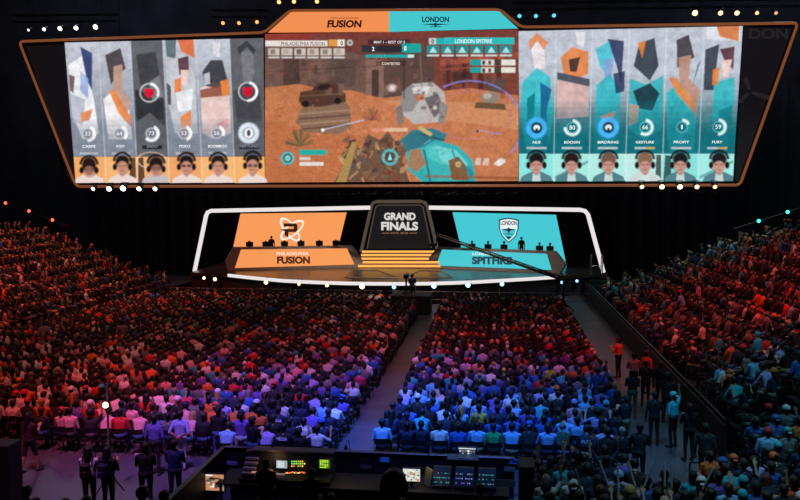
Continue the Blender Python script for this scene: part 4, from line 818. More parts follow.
# people one can pick out: x, y of the head, shirt, extra (B bald, L long dark hair, Y blond long, C<colour> cap, U arm up, Z curly)
CATALOG = '''373,434,n|409,434,m,L|421,426,n|438,429,w|458,424,b|476,427,l|492,427,g|511,430,l|530,430,k,Cb|547,429,l,Zs|564,429,d,G|586,430,n,TF|383,420,l|406,419,n|423,416,c|446,417,n|393,408,k|400,400,n|406,394,v|417,403,k,Cw|435,400,b|441,393,i|422,395,l|449,400,k,L|461,402,b|407,417,k|478,411,y|499,408,n|497,398,p|514,398,l|529,398,k|510,413,n|512,420,b|492,420,b|528,420,k|544,419,b|558,409,k|547,398,k|566,422,l|574,404,i,Cv|500,417,r|578,417,l|586,395,l|602,395,b|609,400,k,Cc|573,407,v|578,431,g|591,404,k
421,358,b|428,352,o|434,350,c|442,343,r|448,357,v|446,368,r|462,358,v,Cr|475,358,i,Cc|472,370,n,Cy|488,370,w|422,366,p|413,370,n|416,375,c|432,378,l|453,381,b|459,379,i|465,385,b|424,386,l|411,382,p|434,390,l|441,388,i|464,390,w|473,388,b|486,384,p|495,396,p|503,370,k,Cy|497,370,p|514,368,k|524,356,r|526,362,e|528,369,b|536,367,t|543,374,r|545,382,k|550,365,h|549,342,m|514,382,b|530,376,b|514,389,l|542,399,c|567,366,t|576,366,o|588,364,o,U|579,376,e|584,394,l|480,399,l
294,345,c|300,353,w|305,355,r|315,349,p|332,345,v|340,347,r|340,353,p|362,356,x,Y|374,340,o|374,355,p|374,361,b|359,370,m,Cc|328,362,w|320,367,n,B|296,366,i|309,367,w|336,366,k|344,371,p|349,376,i|355,379,w|334,385,b|312,378,v|300,386,r|293,386,k|321,386,p|329,390,n|316,395,v|348,393,k,B|343,402,p,Cb|324,401,l|334,408,w|299,398,n|328,413,n|310,413,p|321,422,n,Cb|330,424,p|249,413,o|259,413,o|237,411,o|210,405,o,Co|281,401,w|290,410,n|278,414,n,TM|269,427,v|304,419,w|288,428,k,TM|224,346,i|253,349,r|269,354,t|250,361,r|250,369,r|262,370,w,Cb|263,377,w|278,367,v|283,378,p|272,380,i|278,383,n|288,368,i|302,352,w|306,355,r|234,368,w|214,362,o|222,364,e|205,359,o|208,378,o|231,378,r|226,382,b|246,378,m|210,393,p|233,393,n|243,390,p|259,390,p|266,398,k|298,399,n
124,374,w,Ci|112,382,t,Cr|150,366,o|153,374,o|170,354,o|178,350,i|196,362,c|206,360,w,Ci|173,382,c|185,382,c|180,382,p|167,396,w|185,394,m|146,402,r,L|129,404,i|114,414,r|138,414,i|159,413,b|166,412,e|208,404,o|110,359,o|124,359,o|136,362,o|140,350,e|146,347,e|19,379,k,Co|27,386,o|58,382,r|71,382,w|75,366,w,Co|97,382,r|87,393,w|42,394,w|14,394,w,Cr|25,395,w,Cr|65,409,i,Cr|78,406,p|22,358,w|33,358,w|42,359,w|96,353,w|83,358,o|91,350,o|97,404,i|78,370,w|40,372,e|105,420,i|121,412,n|137,412,i|66,414,i'''
STANDCAT = '''701,373,m|704,381,n|733,339,o|759,333,c,Cc|768,346,w|744,380,c|730,371,o|720,384,o|783,382,g|764,394,c|695,371,m|794,322,r|727,326,e,Cc|760,398,c|778,414,b,Cb|794,432,e,Cc|767,448,k,Cc|704,449,o|717,467,k,Cb|735,469,c|766,471,b|748,478,k,Cc|720,439,k|749,429,y|788,424,o|631,480,k,Cl|677,438,t|675,454,i|690,450,t|689,482,c|700,497,i|706,451,o|740,498,c,Cc|791,474,o|615,458,n|635,462,k|655,470,k|765,362,t|650,300,o|664,309,r|640,319,e|700,270,w|760,290,o|788,300,r|736,250,c'''
def parse(s):
    out = []
    for e in s.replace('\n', '|').split('|'):
        t = e.split(','); out.append([float(t[0]), float(t[1]), t[2], t[3] if len(t) > 3 else ''])
    return out
CAT = sorted(parse(CATALOG), key=lambda e: 0 if e[3][:1] in ('T', 'Z') else 1); SCAT = parse(STANDCAT)
P = []     # every seat or standing place: dict
def ncol(x, y):                       # clothes picked for a place nobody stands out at
    r = random.random()
    if x < 200 and y > 335: return random.choice('kkkkkkxxxxnwwworiite')
    if y > 345: return random.choice('kkkkkxnnnnpbbwvlec')
    return random.choice('kkkkkkkkkkkxxxxxxnnneewtoridb' if x < 600 else 'kkkkkkkkxxxxxnneewtoricle')
Y0 = 22.75; CRX = cpx.x
def hz(seated=True, z=0): return z + (1.24 if seated else 1.62)
for k in range(-1, 34):
    Y = Y0 + .9 * k
    if Y > 53: break
    n = 14 + (1 if Y > 27 else 0)
    for i in range(n if k >= 0 else 0):
        P.append(dict(X=3.5 + .52 * i, Y=Y, z=0, rz=0, sec='R', row=k, col=i))
    i = 0; x = 1.62
    while x > -17.1:
        if not (-6.6 < x < -5.7 and Y > 27) and not (k == 0 and x < -7.3) and not (k == -1 and x < -1.1) and not (abs(x - CRX) < 1.7 and 50 < Y < 53):
            P.append(dict(X=x, Y=Y, z=0, rz=0, sec='L', row=k + 1, col=i))
        x -= .52; i += 1
# side stands: rows parallel to the rail, cut off along the black end wall
LB_ = [(-60, 208), (0, 217), (25, 221), (60, 230), (100, 246), (130, 262), (165, 270), (192, 281), (260, 292)]; RB_ = [(560, 300), (604, 277), (625, 272), (650, 268), (672, 258), (700, 245), (730, 234), (760, 227), (790, 218), (800, 214), (900, 192)]
bnd = lambda t, x: float(np.interp(x, [a[0] for a in t], [a[1] for a in t]))
STEPS = {'SL': [], 'SR': []}
for sec, X0, sg, nr_, Ya, rail in (('SL', -18.9, -1, 15, 30, LB_), ('SR', 14.2, 1, 16, 24.8, RB_)):
    for j in range(nr_):
        X = X0 + sg * .85 * j; z = (.9 if sec == 'SR' else .5) + (.42 if sec == 'SR' else .445) * j; Y = Ya + (0 if sec == 'SL' else 0); i = 0; last = None
        while Y < 74:
            px, py, w = proj((X, Y, z + 1.24))
            if py < bnd(rail, px): break
            last = Y
            if -70 < px < 880 and py < 560:
                rz = math.atan2(-(0 - X), (58 - Y)) if True else 0; rz = max(-1.2, min(1.2, rz * 1.35))
                P.append(dict(X=X + random.uniform(-.05, .05), Y=Y, z=z, rz=rz, sec=sec, row=j, col=i))
            Y += .52; i += 1
        if last: STEPS[sec].append((X, z, Ya, last))
for k in range(-4, 9):
    Y = 20.3 - .85 * k; z = .12 + .13 * k if k >= 0 else .12 - .1 * k
    x = 7.7 if k >= 0 else 13.9
    i = 0
    while x < 19.5:
        if not (k < 3 and 10.0 < x < 11.5) and not (k == 0 and x < 9.9):
            P.append(dict(X=x, Y=Y, z=z, rz=.05, sec='B', row=k + 4, col=i))
        x += .54; i += 1
random.seed(21)
for d in P:
    h = (d['X'], d['Y'], d['z'] + 1.24); d['px'], d['py'], d['w'] = proj(h)
    d['hid'] = not (-8 < d['px'] < 808 and d['py'] < 508)
    d['shirt'] = ncol(d['px'], d['py']); d['ex'] = ''
    d['X'] += random.uniform(-.05, .05); d['Y'] += random.uniform(-.05, .05); d['rz'] += random.uniform(-.15, .15)
    r = random.random(); st = d['sec'] in ('SL', 'SR', 'B')
    d['pose'] = random.choices(['lap', 'knees', 'up', 'oneup', 'phone', 'cheer', 'arms_crossed'], [42, 20, 3 if st else .6, 4 if st else 1, 12, 10 if st else 4, 14])[0]
    d['skin'] = random.choices([0, 1, 2, 3], [38, 28, 18, 16])[0]; d['pants'] = random.choice([0, 0, 1, 2, 3, 4]); d['hair'] = random.choices(['short', 'long', 'curly', 'bun', 'bald'], [62, 20, 7, 6, 5])[0]
    d['hairc'] = random.choices(['black', 'brown', 'blond', 'grey', 'red'], [60, 28, 5, 4, 3])[0]; d['cap'] = random.choices([None, 'k', 'n', 'w', 'r', 'o', 'c'], [84, 5, 3, 2.5, 2, 1.8, 1.7])[0]
    d['sleeve'] = random.random() < .25; d['keep'] = False
def snap(cat, secs, tol):
    for x, y, s, ex in cat:
        best = None
        for d in P:
            if d['sec'] in secs and not d['keep']:
                q_ = ((d['px'] - x) / 1.0) ** 2 + ((d['py'] - y) / .8) ** 2
                if best is None or q_ < best[0]: best = (q_, d)
        if best and best[0] < tol ** 2:
            d = best[1]; d['keep'] = True; d['shirt'] = s; d['ex'] = ex; d['cap'] = None
            if d['sec'] in 'LR': d['X'] += max(-.12, min(.12, (x - d['px']) * d['w'] / F))
            if d['pose'] in ('up', 'oneup', 'cheer'): d['pose'] = 'arms_crossed'
            if 'B' in ex: d['hair'] = 'bald'
            elif 'L' in ex: d['hair'] = 'long'; d['hairc'] = 'black'
            elif 'Y' in ex: d['hair'] = 'long'; d['hairc'] = 'blond'
            elif 'G' in ex: d['hair'] = 'short'; d['hairc'] = 'grey'
            else: d['hair'] = 'short' if d['hair'] != 'bun' else 'bun'; d['hairc'] = d['hairc'] if d['hairc'] in ('black', 'brown') else 'black'
            if 'U' in ex: d['pose'] = 'oneup'
            if ex.startswith('C'): d['cap'] = ex[1]
snap(CAT, 'LR', 11); snap(SCAT, ('SR', 'B'), 14)
# empty places: now and then a seat without anybody
P = [d for d in P if d['keep'] or random.random() > (.03 if d['sec'] in 'LR' else .1)]
VIS = [d for d in P if not d['hid']]; VIS.sort(key=lambda d: d['w'])
NSTAND = 32
IND = VIS[:300 - NSTAND]; REST = VIS[300 - NSTAND:]
# ---- individual people
wn = ['zeroth', 'first', 'second', 'third', 'fourth', 'fifth', 'sixth', 'seventh', 'eighth', 'ninth', 'tenth', 'eleventh', 'twelfth', 'thirteenth', 'fourteenth', 'fifteenth', 'sixteenth', 'seventeenth', 'eighteenth', 'nineteenth', 'twentieth', 'twenty-first', 'twenty-second', 'twenty-third', 'twenty-fourth', 'twenty-fifth', 'twenty-sixth', 'twenty-seventh', 'twenty-eighth', 'twenty-ninth', 'thirtieth', 'thirty-first', 'thirty-second', 'thirty-third', 'thirty-fourth', 'thirty-fifth', 'thirty-sixth', 'thirty-seventh', 'thirty-eighth', 'thirty-ninth', 'fortieth']
GR = {'L': 'seated people in the left floor block', 'R': 'seated people in the right floor block', 'SL': 'seated people in the left side stand', 'SR': 'seated people in the right side stand', 'B': 'seated people on the rear riser at lower right'}
POSN = {'lap': '', 'knees': ' leaning forward', 'up': ' with both arms raised', 'oneup': ' with one arm raised', 'phone': '', 'cheer': ' with hands lifted', 'arms_crossed': ''}
HN = {'short': 'short %s hair', 'long': 'long %s hair', 'curly': 'curly %s hair', 'bun': '%s hair bun', 'bald': 'shaved head'}
rows = {}
for d in VIS: rows.setdefault((d['sec'], d['row']), []).append(d)
for key, v in rows.items():
    v.sort(key=lambda d: -d['X'] if key[0] == 'L' else (d['X'] if key[0] in 'RB' else d['Y']))
    for i, d in enumerate(v): d['nth'] = i + 1
# folding chair
CHM = mat('chair_vinyl', '#0e0e12', .5); CHF = mat('chair_frame', '#16161a', .35, .6)
def chair_parts():
    t = thing('folding_chair', None, None)
    MB().bbox(-.21, -.2, .41, .21, .2, .445, .012).build('seat', CHM, t)
    b = MB(); n = 8
    for i in range(n):
        a0, a1 = -.21 + .42 * i / n, -.21 + .42 * (i + 1) / n; y0, y1 = -.29 + 1.1 * a0 * a0 * .9, -.29 + 1.1 * a1 * a1 * .9
        b.add([(a0, y0, .67), (a1, y1, .67), (a1, y1, .83), (a0, y0, .83), (a0, y0 - .022, .67), (a1, y1 - .022, .67), (a1, y1 - .022, .83), (a0, y0 - .022, .83)], [(3, 2, 1, 0), (4, 5, 6, 7), (0, 1, 5, 4), (2, 3, 7, 6)] + ([(0, 4, 7, 3)] if i == 0 else []) + ([(1, 2, 6, 5)] if i == n - 1 else []))
    b.build('backrest', CHM, t)
    for s in (-1, 1):
        MB().tube([(s * .225, -.25, .84), (s * .225, -.18, .45), (s * .225, .22, .012)], .012, 6).build('leg', CHF, t)
        MB().tube([(s * .2, .12, .41), (s * .2, -.26, .012)], .012, 6).build('leg', CHF, t)
    return t
ch0 = chair_parts(); ch0_used = False
def dup_tree(r):
    c = r.copy(); COL.objects.link(c)
    for k in list(r.children):
        q_ = k.copy(); COL.objects.link(q_); q_.parent = c
    return c
def put_chair(x, y, rz, label, group):
    global ch0_used
    c = dup_tree(ch0) if ch0_used else ch0; ch0_used = True
    c.location = (x, y, 0); c.rotation_euler.z = rz; tag(c, label, 'chair', group); return c
CHAIRS_REST = []
for d in IND:
    row = wn[d['row'] + 1]; nth = wn[min(d['nth'], 40)]; capn = d['cap']
    look = '%s shirt' % SN[d['shirt']]
    head_ = ('%s cap' % SN[capn]) if capn else HN[d['hair']].replace('%s ', d['hairc'] + ' ').replace('%s', d['hairc'])
    sec = d['sec']
    where = {'L': 'left block, %s row from back, %s seat', 'R': 'right block, %s row from back, %s seat', 'SR': 'right stand, %s row up, %s seat', 'SL': 'left stand, %s row up, %s seat', 'B': 'lower right riser, %s row, %s seat'}[sec] % (row, nth)
    lab = 'person in %s, %s, %s' % (look, head_, where)
    o = add_person((d['X'], d['Y'], d['z']), d['rz'], d['pose'], SC[d['shirt']], lab, GR[sec], d['hair'], d['hairc'], SC[capn] if capn else None, d['skin'], d['pants'], 'shirt' if d['sleeve'] else 'skin', scale=1.0)
    o.scale = (random.uniform(.93, 1.1), random.uniform(.95, 1.06), random.uniform(.95, 1.03))
    if d['ex'] == 'TF': back_print(o, 'FUEL', .93, .3, .1, '#c8d0e8')
    if d['ex'] == 'TM': back_print(o, 'MEDIA', .93, .34, .1, '#f0f2ff')
    if d['ex'] == 'Zs':
        pass
    if sec in 'LR':
        put_chair(d['X'], d['Y'] - .02, d['rz'], 'black folding chair under person in %s, %s' % (look, where.replace(' from back', '')), 'folding chairs on the arena floor')
# ---- the rest of the crowd, far too many to list: one object
HC = {k: np.array(lin(v)) for k, v in HAIRC.items()}; SK_ = [np.array(lin(c)) for c in ('#c99a80', '#a8775a', '#7c5038', '#4a2e20')]; PT = [np.array(lin(c)) for c in ('#17171b', '#232c48', '#3f5a8a', '#4a4a50', '#8a7a5c', '#a9b4c8')]
VS, QS, CS = [], [], []; off = 0
for d in REST:
    co, q4, reg = LO[d['pose']]; a = d['rz']; ca, sa = math.cos(a), math.sin(a); s = random.uniform(.95, 1.05)
    v = np.empty_like(co); v[:, 0] = (co[:, 0] * ca - co[:, 1] * sa) * s + d['X']; v[:, 1] = (co[:, 0] * sa + co[:, 1] * ca) * s + d['Y']; v[:, 2] = co[:, 2] + d['z']
    VS.append(v); QS.append(q4 + off); off += len(co)
    sh = np.array(lin(SC[d['shirt']])) * random.uniform(.75, 1.1); sk = SK_[d['skin']]; pt = PT[d['pants']]; hr_ = np.array(lin(SC[d['cap']])) if d['cap'] else HC[d['hairc']]
    if d['hair'] == 'bald' and not d['cap']: hr_ = sk
    pal = np.stack([sh, sh if d['sleeve'] else sk, sk, pt, PT[0], sk, pt, sk, hr_]); CS.append(pal[reg])
def big(name, VS, QS, CS, m):
    V = np.concatenate(VS).astype(np.float32); Q = np.concatenate(QS).astype(np.int32); C = np.concatenate(CS)
    me = bpy.data.meshes.new(name); me.vertices.add(len(V)); me.vertices.foreach_set('co', V.reshape(-1)); me.loops.add(Q.size); me.loops.foreach_set('vertex_index', Q.reshape(-1))
    me.polygons.add(len(Q)); me.polygons.foreach_set('loop_start', (np.arange(len(Q)) * 4).astype(np.int32)); me.polygons.foreach_set('use_smooth', np.ones(len(Q), bool)); me.update(calc_edges=True)
    a = me.attributes.new('Col', 'FLOAT_COLOR', 'FACE'); a.data.foreach_set('color', np.concatenate([C, np.ones((len(C), 1))], 1).astype(np.float32).reshape(-1))
    me.materials.append(m); o = bpy.data.objects.new(name, me); COL.objects.link(o); return o
print('people', len(IND), len(REST), 'faces', sum(len(q_) for q_ in QS))
tag(big('seated_crowd', VS, QS, CS, mat_attr('crowd_cloth')), 'thousands of seated spectators filling the far floor blocks and both side stands', 'crowd', None, 'stuff')
# simple chairs of that crowd
def boxq(x0, y0, z0, x1, y1, z1):
    v = np.array([(x, y, z) for x in (x0, x1) for y in (y0, y1) for z in (z0, z1)], float); return v, np.array([(0, 1, 3, 2), (4, 6, 7, 5), (0, 4, 5, 1), (2, 3, 7, 6), (0, 2, 6, 4), (1, 5, 7, 3)])
def seatset(ds, nm, label, cat, dark):
    VS, QS, CS = [], [], []; off = 0
    bx = [boxq(-.21, -.2, .41, .21, .2, .44), boxq(-.21, -.285, .6, .21, -.25, .86)]
    for s in (-1, 1):
        for y in (-.24, .18): bx.append(boxq(s * .2 - .015, y - .015, 0, s * .2 + .015, y + .015, .41 if y > 0 else .62))
    for d in ds:
        ca, sa = math.cos(d['rz']), math.sin(d['rz'])
        for v, f in bx:
            w = np.stack([v[:, 0] * ca - v[:, 1] * sa + d['X'], v[:, 0] * sa + v[:, 1] * ca + d['Y'], v[:, 2] + d['z'] + .003], 1); VS.append(w); QS.append(f + off); off += 8; CS.append(np.tile(np.array(dark), (6, 1)))
    tag(big(nm, VS, QS, CS, mat_attr(nm + '_vinyl', .5)), label, cat, None, 'stuff')
seatset([d for d in REST if d['sec'] in 'LR'], 'folding_chairs', 'many black folding chairs under the crowd in the far floor rows', 'chairs', (.006, .006, .008))
seatset([d for d in VIS if d['sec'] not in 'LR'], 'stand_seats', 'many black seats under the crowd in the side stands and rear riser', 'seats', (.006, .006, .008))
# stepped risers of the stands, with rails
RISM = mat('riser_dark', '#141417', .8, var=.3, bscale=2)
for sec, nm in (('SL', 'left'), ('SR', 'right')):
    sg = -1 if sec == 'SL' else 1; b = MB()
    for X, z, Ya, Yb in STEPS[sec]: b.box(min(X - sg * .42, X + sg * .425), Ya - .4, 0, max(X - sg * .42, X + sg * .425), Yb + .4, z)
    o = b.build('stand_riser', RISM); struct(o)
b = MB()
for k in range(9): b.box(7.3, 20.3 - .85 * k - .425, 0, 19.8, 20.3 - .85 * k + .425, .12 + .13 * k)
for k in range(-4, 0): b.box(13.6, 20.3 - .85 * k - .425, 0, 19.8, 20.3 - .85 * k + .425, .12 - .1 * k)
struct(b.build('rear_riser', RISM))
ALUD = mat('rail_metal', '#3c3a3c', .4, .8)
def rail(p0, p1, label, h=(0, .45, .9), posts=None):
    p0, p1 = Vector(p0), Vector(p1); t = thing('guard_rail', label, 'rail', p0); L = (p1 - p0).length
    b = MB()
    for z in h[1:]: b.tube([p0 + Vector((0, 0, z)), p1 + Vector((0, 0, z))], .025, 6)
    b.build('rail_bar', ALUD, t)
    n = posts or max(2, int(L / 2.2))
    for k in range(n + 1):
        p = p0.lerp(p1, k / n); MB().tube([p, p + Vector((0, 0, h[-1]))], .022, 6).build('post', ALUD, t)
    return t
t = MB().box(13.4, 24.3, 0, 13.5, 66, 1.0).build('stand_wall', RISM); struct(t); rail((13.45, 24.3, 1.0), (13.45, 66, 1.0), 'long dark metal rail along the front of the right side stand', (0, .2), 18)
t = MB().box(-18.08, 30, 0, -18.0, 68, .55).build('stand_wall', RISM); struct(t); rail((-18.04, 30, .55), (-18.04, 68, .55), 'long dark metal rail along the front of the left side stand', (0, .25), 14)
# sloping parapets closing the ends of the stands, with small lamps on them
for pts, c, lab, side in (([(5, 203), (28.5, 211), (52, 220)], '#e8543c', 'red', 'left'), ([(788, 212), (759, 221)], '#3cc8b4', 'green', 'right')):
    YY_ = 58.0; A0 = onY(*pts[0], YY_); A1 = onY(*pts[-1], YY_); dirv = (A1 - A0) / (pts[-1][0] - pts[0][0]); e0 = A0 - dirv * (30 if side == 'left' else -30); e1 = A1 + dirv * (18 if side == 'left' else -26)
    t = thing('sloping_rail', 'dark sloping rail carrying small %s lamps above the %s stand' % (lab, side), 'rail', e0)
    t2 = MB(); t2.tube([e0, e1], .06, 6); t2.build('rail_bar', STEEL, t)
    for k in range(6):
        p = e0.lerp(e1, k / 5); MB().tube([p, Vector((p.x, p.y, .0))], .05, 6).build('post', STEEL, t)
    for k, (x, y) in enumerate(pts):
        p = onY(x, y, YY_ - .25); l = thing('marker_lamp', '%s glowing %s lamp on the sloping rail above the %s stand' % (ordn[k], lab, side), 'lamp', p, '%s lamps above the %s stand' % (lab, side))
        b = MB(); b.lathe(p + Vector((0, .06, 0)), [(.1, 0), (.14, .03), (.14, .14), (.06, .19)], (0, 1, 0), 12); b.build('lamp_body', STEEL, l)
        MB().lathe(p + Vector((0, .06, 0)), [(.13, 0), (.1, .05), (.02, .07)], (0, -1, 0), 12).build('lens', emis('mk' + lab, c, 3), l)
for k, (p, pose, rz, col, lab) in enumerate(STAGEP):
    pz = p.copy(); ps = pose
    if pose in ('lap', 'phone_sit'):
        st = thing('gaming_chair', lab.replace('player seated', 'black high-backed chair of the player').replace('camera operator seated in black', 'black stool of the camera operator'), 'chair', p, 'chairs on stage', rz)
        for nm, bx in (('seat', (-.24, -.22, .36, .24, .22, .44)), ('backrest', (-.22, -.3, .44, .22, -.24, .95 if pose == 'lap' else .6)), ('pedestal', (-.04, -.04, .05, .04, .04, .36)), ('base', (-.25, -.25, 0, .25, .25, .05))):
            q_ = MB().bbox(*bx, .015).build(nm, CHM); q_.parent = st
    add_person(pz, rz, ps, col, lab, None, 'short', 'black', '#101012' if k % 3 == 0 and ps == 'lap' else None, k % 3, 0, 'shirt')
# ------------------------------------------------------------------ people standing near the back, things at the back
def at_head(px, py, h=1.7):          # floor place of a standing person whose head top is seen at px,py
    d = ray(px, py); p = CAMP + d * ((h - CAMP.z) / d.z); return Vector((p.x, p.y, 0))
ST = [ # px, py head top, pose, rz, shirt, hair, hairc, cap, skin, pants, sleeve, shorts, label
 (88, 447, 'stand_phone', .1, '#c9c4d8', 'long', 'black', None, 1, 0, 'skin', 0, 'person in white T-shirt with long dark hair standing on the open floor with black backpack'),
 (107, 447, 'stand_phone', -.1, '#14141a', 'long', 'black', None, 1, 0, 'shirt', 0, 'person in black top standing right of the white T-shirt with navy backpack'),
 (154, 415, 'stand', .0, '#5a56a8', 'short', 'black', None, 2, 0, 'shirt', 0, 'person in purple-blue long-sleeved shirt and dark trousers standing behind the left back row'),
 (180, 411, 'behind', .0, '#8c94dc', 'short', 'black', None, 2, 5, 'skin', 0, 'person in light blue shirt standing with hands clasped behind the back'),
 (174, 440, 'stand_phone', .1, '#1a2c64', 'short', 'black', None, 1, 1, 'shirt', 0, 'person in dark navy clothes standing nearest the black barrier corner'),
 (145, 443, 'stand_phone', .4, '#0f1014', 'short', 'black', None, 1, 0, 'shirt', 0, 'person in black standing and holding up a pink-lit sign'),
 (218, 407, 'stand_phone', .0, '#101014', 'short', 'black', '#18181c', 2, 2, 'skin', 0, 'person in black T-shirt and blue jeans standing behind the back row'),
 (241, 411, 'stand_phone', .1, '#7a5cc0', 'short', 'black', '#22223a', 1, 5, 'skin', 1, 'person in purple T-shirt standing behind the back row left of the media desk'),
 (252, 417, 'stand_phone', -.5, '#0e1018', 'short', 'brown', None, 0, 2, 'skin', 1, 'person in black jacket with white lettering standing by the lighting desk'),
 (28, 413, 'walk', -.3, '#3a1418', 'long', 'black', None, 1, 0, 'skin', 1, 'person in dark red crop top walking at the far lower left'),
 (122, 320, 'stand', .3, '#6c6470', 'short', 'black', None, 1, 3, 'shirt', 0, 'person in grey shirt standing in the floor crowd at upper left'),
 (44, 321, 'stand', .3, '#7c7480', 'short', 'black', None, 1, 3, 'shirt', 0, 'person in grey clothes standing below the left stand rail'),
 (633, 370, 'stand_phone', .0, '#0e0e12', 'short', 'black', None, 2, 3, 'skin', 1, 'person in black T-shirt and pale shorts standing in the right walkway'),
 (646, 361, 'stand_phone', -.2, '#0e0e10', 'short', 'brown', None, 1, 0, 'skin', 0, 'person in black T-shirt standing right of the one in pale shorts'),
 (634, 353, 'stand_phone', .2, '#9a8a90', 'short', 'black', None, 1, 0, 'skin', 0, 'person in light grey T-shirt standing behind the two in black in the right walkway'),
 (619, 338, 'stand_phone', .9, '#e0602c', 'short', 'black', None, 1, 0, 'skin', 0, 'person in orange and black vest standing in the right walkway'),
 (647, 351, 'stand', -.9, '#d85a24', 'short', 'brown', None, 0, 0, 'skin', 0, 'person in bright orange shirt standing against the right stand wall'),
 (661, 362, 'stand', -.4, '#0d0d0f', 'short', 'black', None, 2, 0, 'shirt', 0, 'person in black clothes standing by the right stand wall'),
 (674, 393, 'stand_oneup', .7, '#34c4e0', 'short', 'black', '#58d0e6', 1, 0, 'skin', 0, 'person in bright cyan shirt and cap standing with one arm raised by the right rail'),
 (655, 392, 'stand', .1, '#16161a', 'short', 'black', None, 1, 0, 'shirt', 0, 'person in charcoal clothes standing left of the cyan shirt'),
 (690, 404, 'stand_phone', .2, '#121214', 'long', 'black', None, 1, 0, 'shirt', 0, 'person in black with long hair standing right of the cyan shirt'),
 (605, 446, 'stand_up', .0, '#1b2a3c', 'short', 'black', None, 1, 1, 'shirt', 0, 'person in dark blue standing with both arms raised at the black barrier'),
 (551, 457, 'stand_up', .1, '#14141a', 'short', 'black', None, 1, 0, 'skin', 0, 'person in black with both arms raised at the lower centre right'),
 (598, 368, 'stand_oneup', .0, '#22407c', 'short', 'black', None, 2, 0, 'skin', 0, 'person in blue shirt standing with one arm raised at the right block edge'),
 (608, 428, 'stand', .2, '#141418', 'short', 'black', None, 1, 0, 'shirt', 0, 'person in black standing just right of the back rows of the right block'),
 (668, 374, 'stand_phone', -.6, '#1c1a20', 'curly', 'black', None, 1, 0, 'skin', 0, 'person in charcoal T-shirt with curly hair by the right stand wall'),
 (626, 396, 'stand_phone', .5, '#1a1a20', 'short', 'brown', None, 0, 4, 'skin', 0, 'person in charcoal top and khaki trousers in the right walkway'),
 (706, 424, 'stand', -.3, '#26262c', 'short', 'black', None, 1, 0, 'shirt', 0, 'person in charcoal standing at the lower end of the right stand rail'),
 (640, 424, 'stand_phone', .0, '#12141c', 'short', 'black', None, 2, 0, 'shirt', 0, 'person in black standing in the lower part of the right walkway'),
 (577, 452, 'stand_up', -.1, '#18161c', 'curly', 'black', None, 0, 0, 'skin', 0, 'person in charcoal with both arms raised between two others by the barrier'),
]
for (px, py, pose, rz, sh, hair, hc, cap, sk, pa, sl, shorts, lab) in ST:
    hgt = 1.72; p = at_head(px, py, hgt)
    o = add_person(p, rz, pose, sh, lab, None, hair, hc, cap, sk, pa, sl, bool(shorts))
    if 'white lettering' in lab: back_print(o, 'STAFF', 1.25, .2, .06, '#d8dcf0') if False else None
def backpack(px, py, rz, col, label):
    p = at_head(px, py, 1.72); r = Matrix.Rotation(rz, 4, 'Z'); c = p + (r @ Vector((0, -.22, 1.2))); t = thing('backpack', label, 'bag', c, None, rz)
    m_ = mat('backpack_' + col, col, .7)
    o = MB().bbox(-.13, -.07, -.2, .13, .08, .18, .05).build('main_pocket', m_); o.parent = t; o = MB().bbox(-.09, -.11, -.17, .09, -.07, .0, .02).build('front_pocket', m_); o.parent = t
    for s in (-1, 1):
        o = MB().tube([(s * .11, .1, .2), (s * .12, .2, .3), (s * .12, .36, .26), (s * .13, .39, .05), (s * .13, .3, -.15), (s * .12, .1, -.2)], .018, 6).build('strap', m_); o.parent = t
    o = MB().tube([(-.04, 0, .22), (-.03, 0, .26), (.03, 0, .26), (.04, 0, .22)], .01, 5).build('handle', m_); o.parent = t
backpack(88, 447, .1, '#0c0c10', 'small black backpack worn over the white T-shirt at lower left')
backpack(107, 447, -.1, '#161c44', 'navy backpack worn by the person in black at lower left')
# squatting / seated people at the lower left on chairs already catalogued; sign held up
sp = at_head(145, 443, 1.72); sg_ = thing('held_sign', 'small pink-lit sign held up left of the person in black', 'sign', (sp.x - .32, sp.y + .38, 1.15))
MB().bbox(sp.x - .45, sp.y + .36, 1.05, sp.x - .07 - .1, sp.y + .39, 1.32, .004).build('board', mat('sign_board', '#e8c8dc', .6), sg_)
for k, (a, c) in enumerate(((.04, .26), (.05, .2))): MB().box(sp.x - .45 + a, sp.y + .352, 1.24 - .09 * k, sp.x - .45 + c, sp.y + .36, 1.27 - .09 * k).build('printed_line', mat('sign_ink', '#8a3a5a', .7), sg_)
# bright follow lamp on a tall stand
lp = at_head(107.5, 404, 2.35); lt = thing('lamp_stand', 'slim lamp stand with one very bright lamp in the left seats', 'lamp', lp)
b = MB(); b.tube([lp, lp + Vector((0, 0, 2.9))], .03, 8); b.build('pole', mat('lamp_pole', '#6a6254', .5), lt)
b = MB()
for a in (0, 2.1, 4.2): b.tube([lp + Vector((0, 0, .5)), lp + Vector((.4 * math.cos(a), .4 * math.sin(a), .02))], .018, 6)
b.build('tripod', STEEL, lt)
MB().lathe(lp + Vector((0, -.1, 2.35)), [(.075, 0), (.07, .03), (.03, .05)], (0, -1, 0), 12).build('lens', emis('follow', '#ffe9b0', 10), lt, True)
MB().lathe(lp + Vector((0, -.1, 2.35)), [(.08, 0), (.09, .08), (.06, .16)], (0, 1, 0), 12).build('lamp_body', STEEL, lt, True)
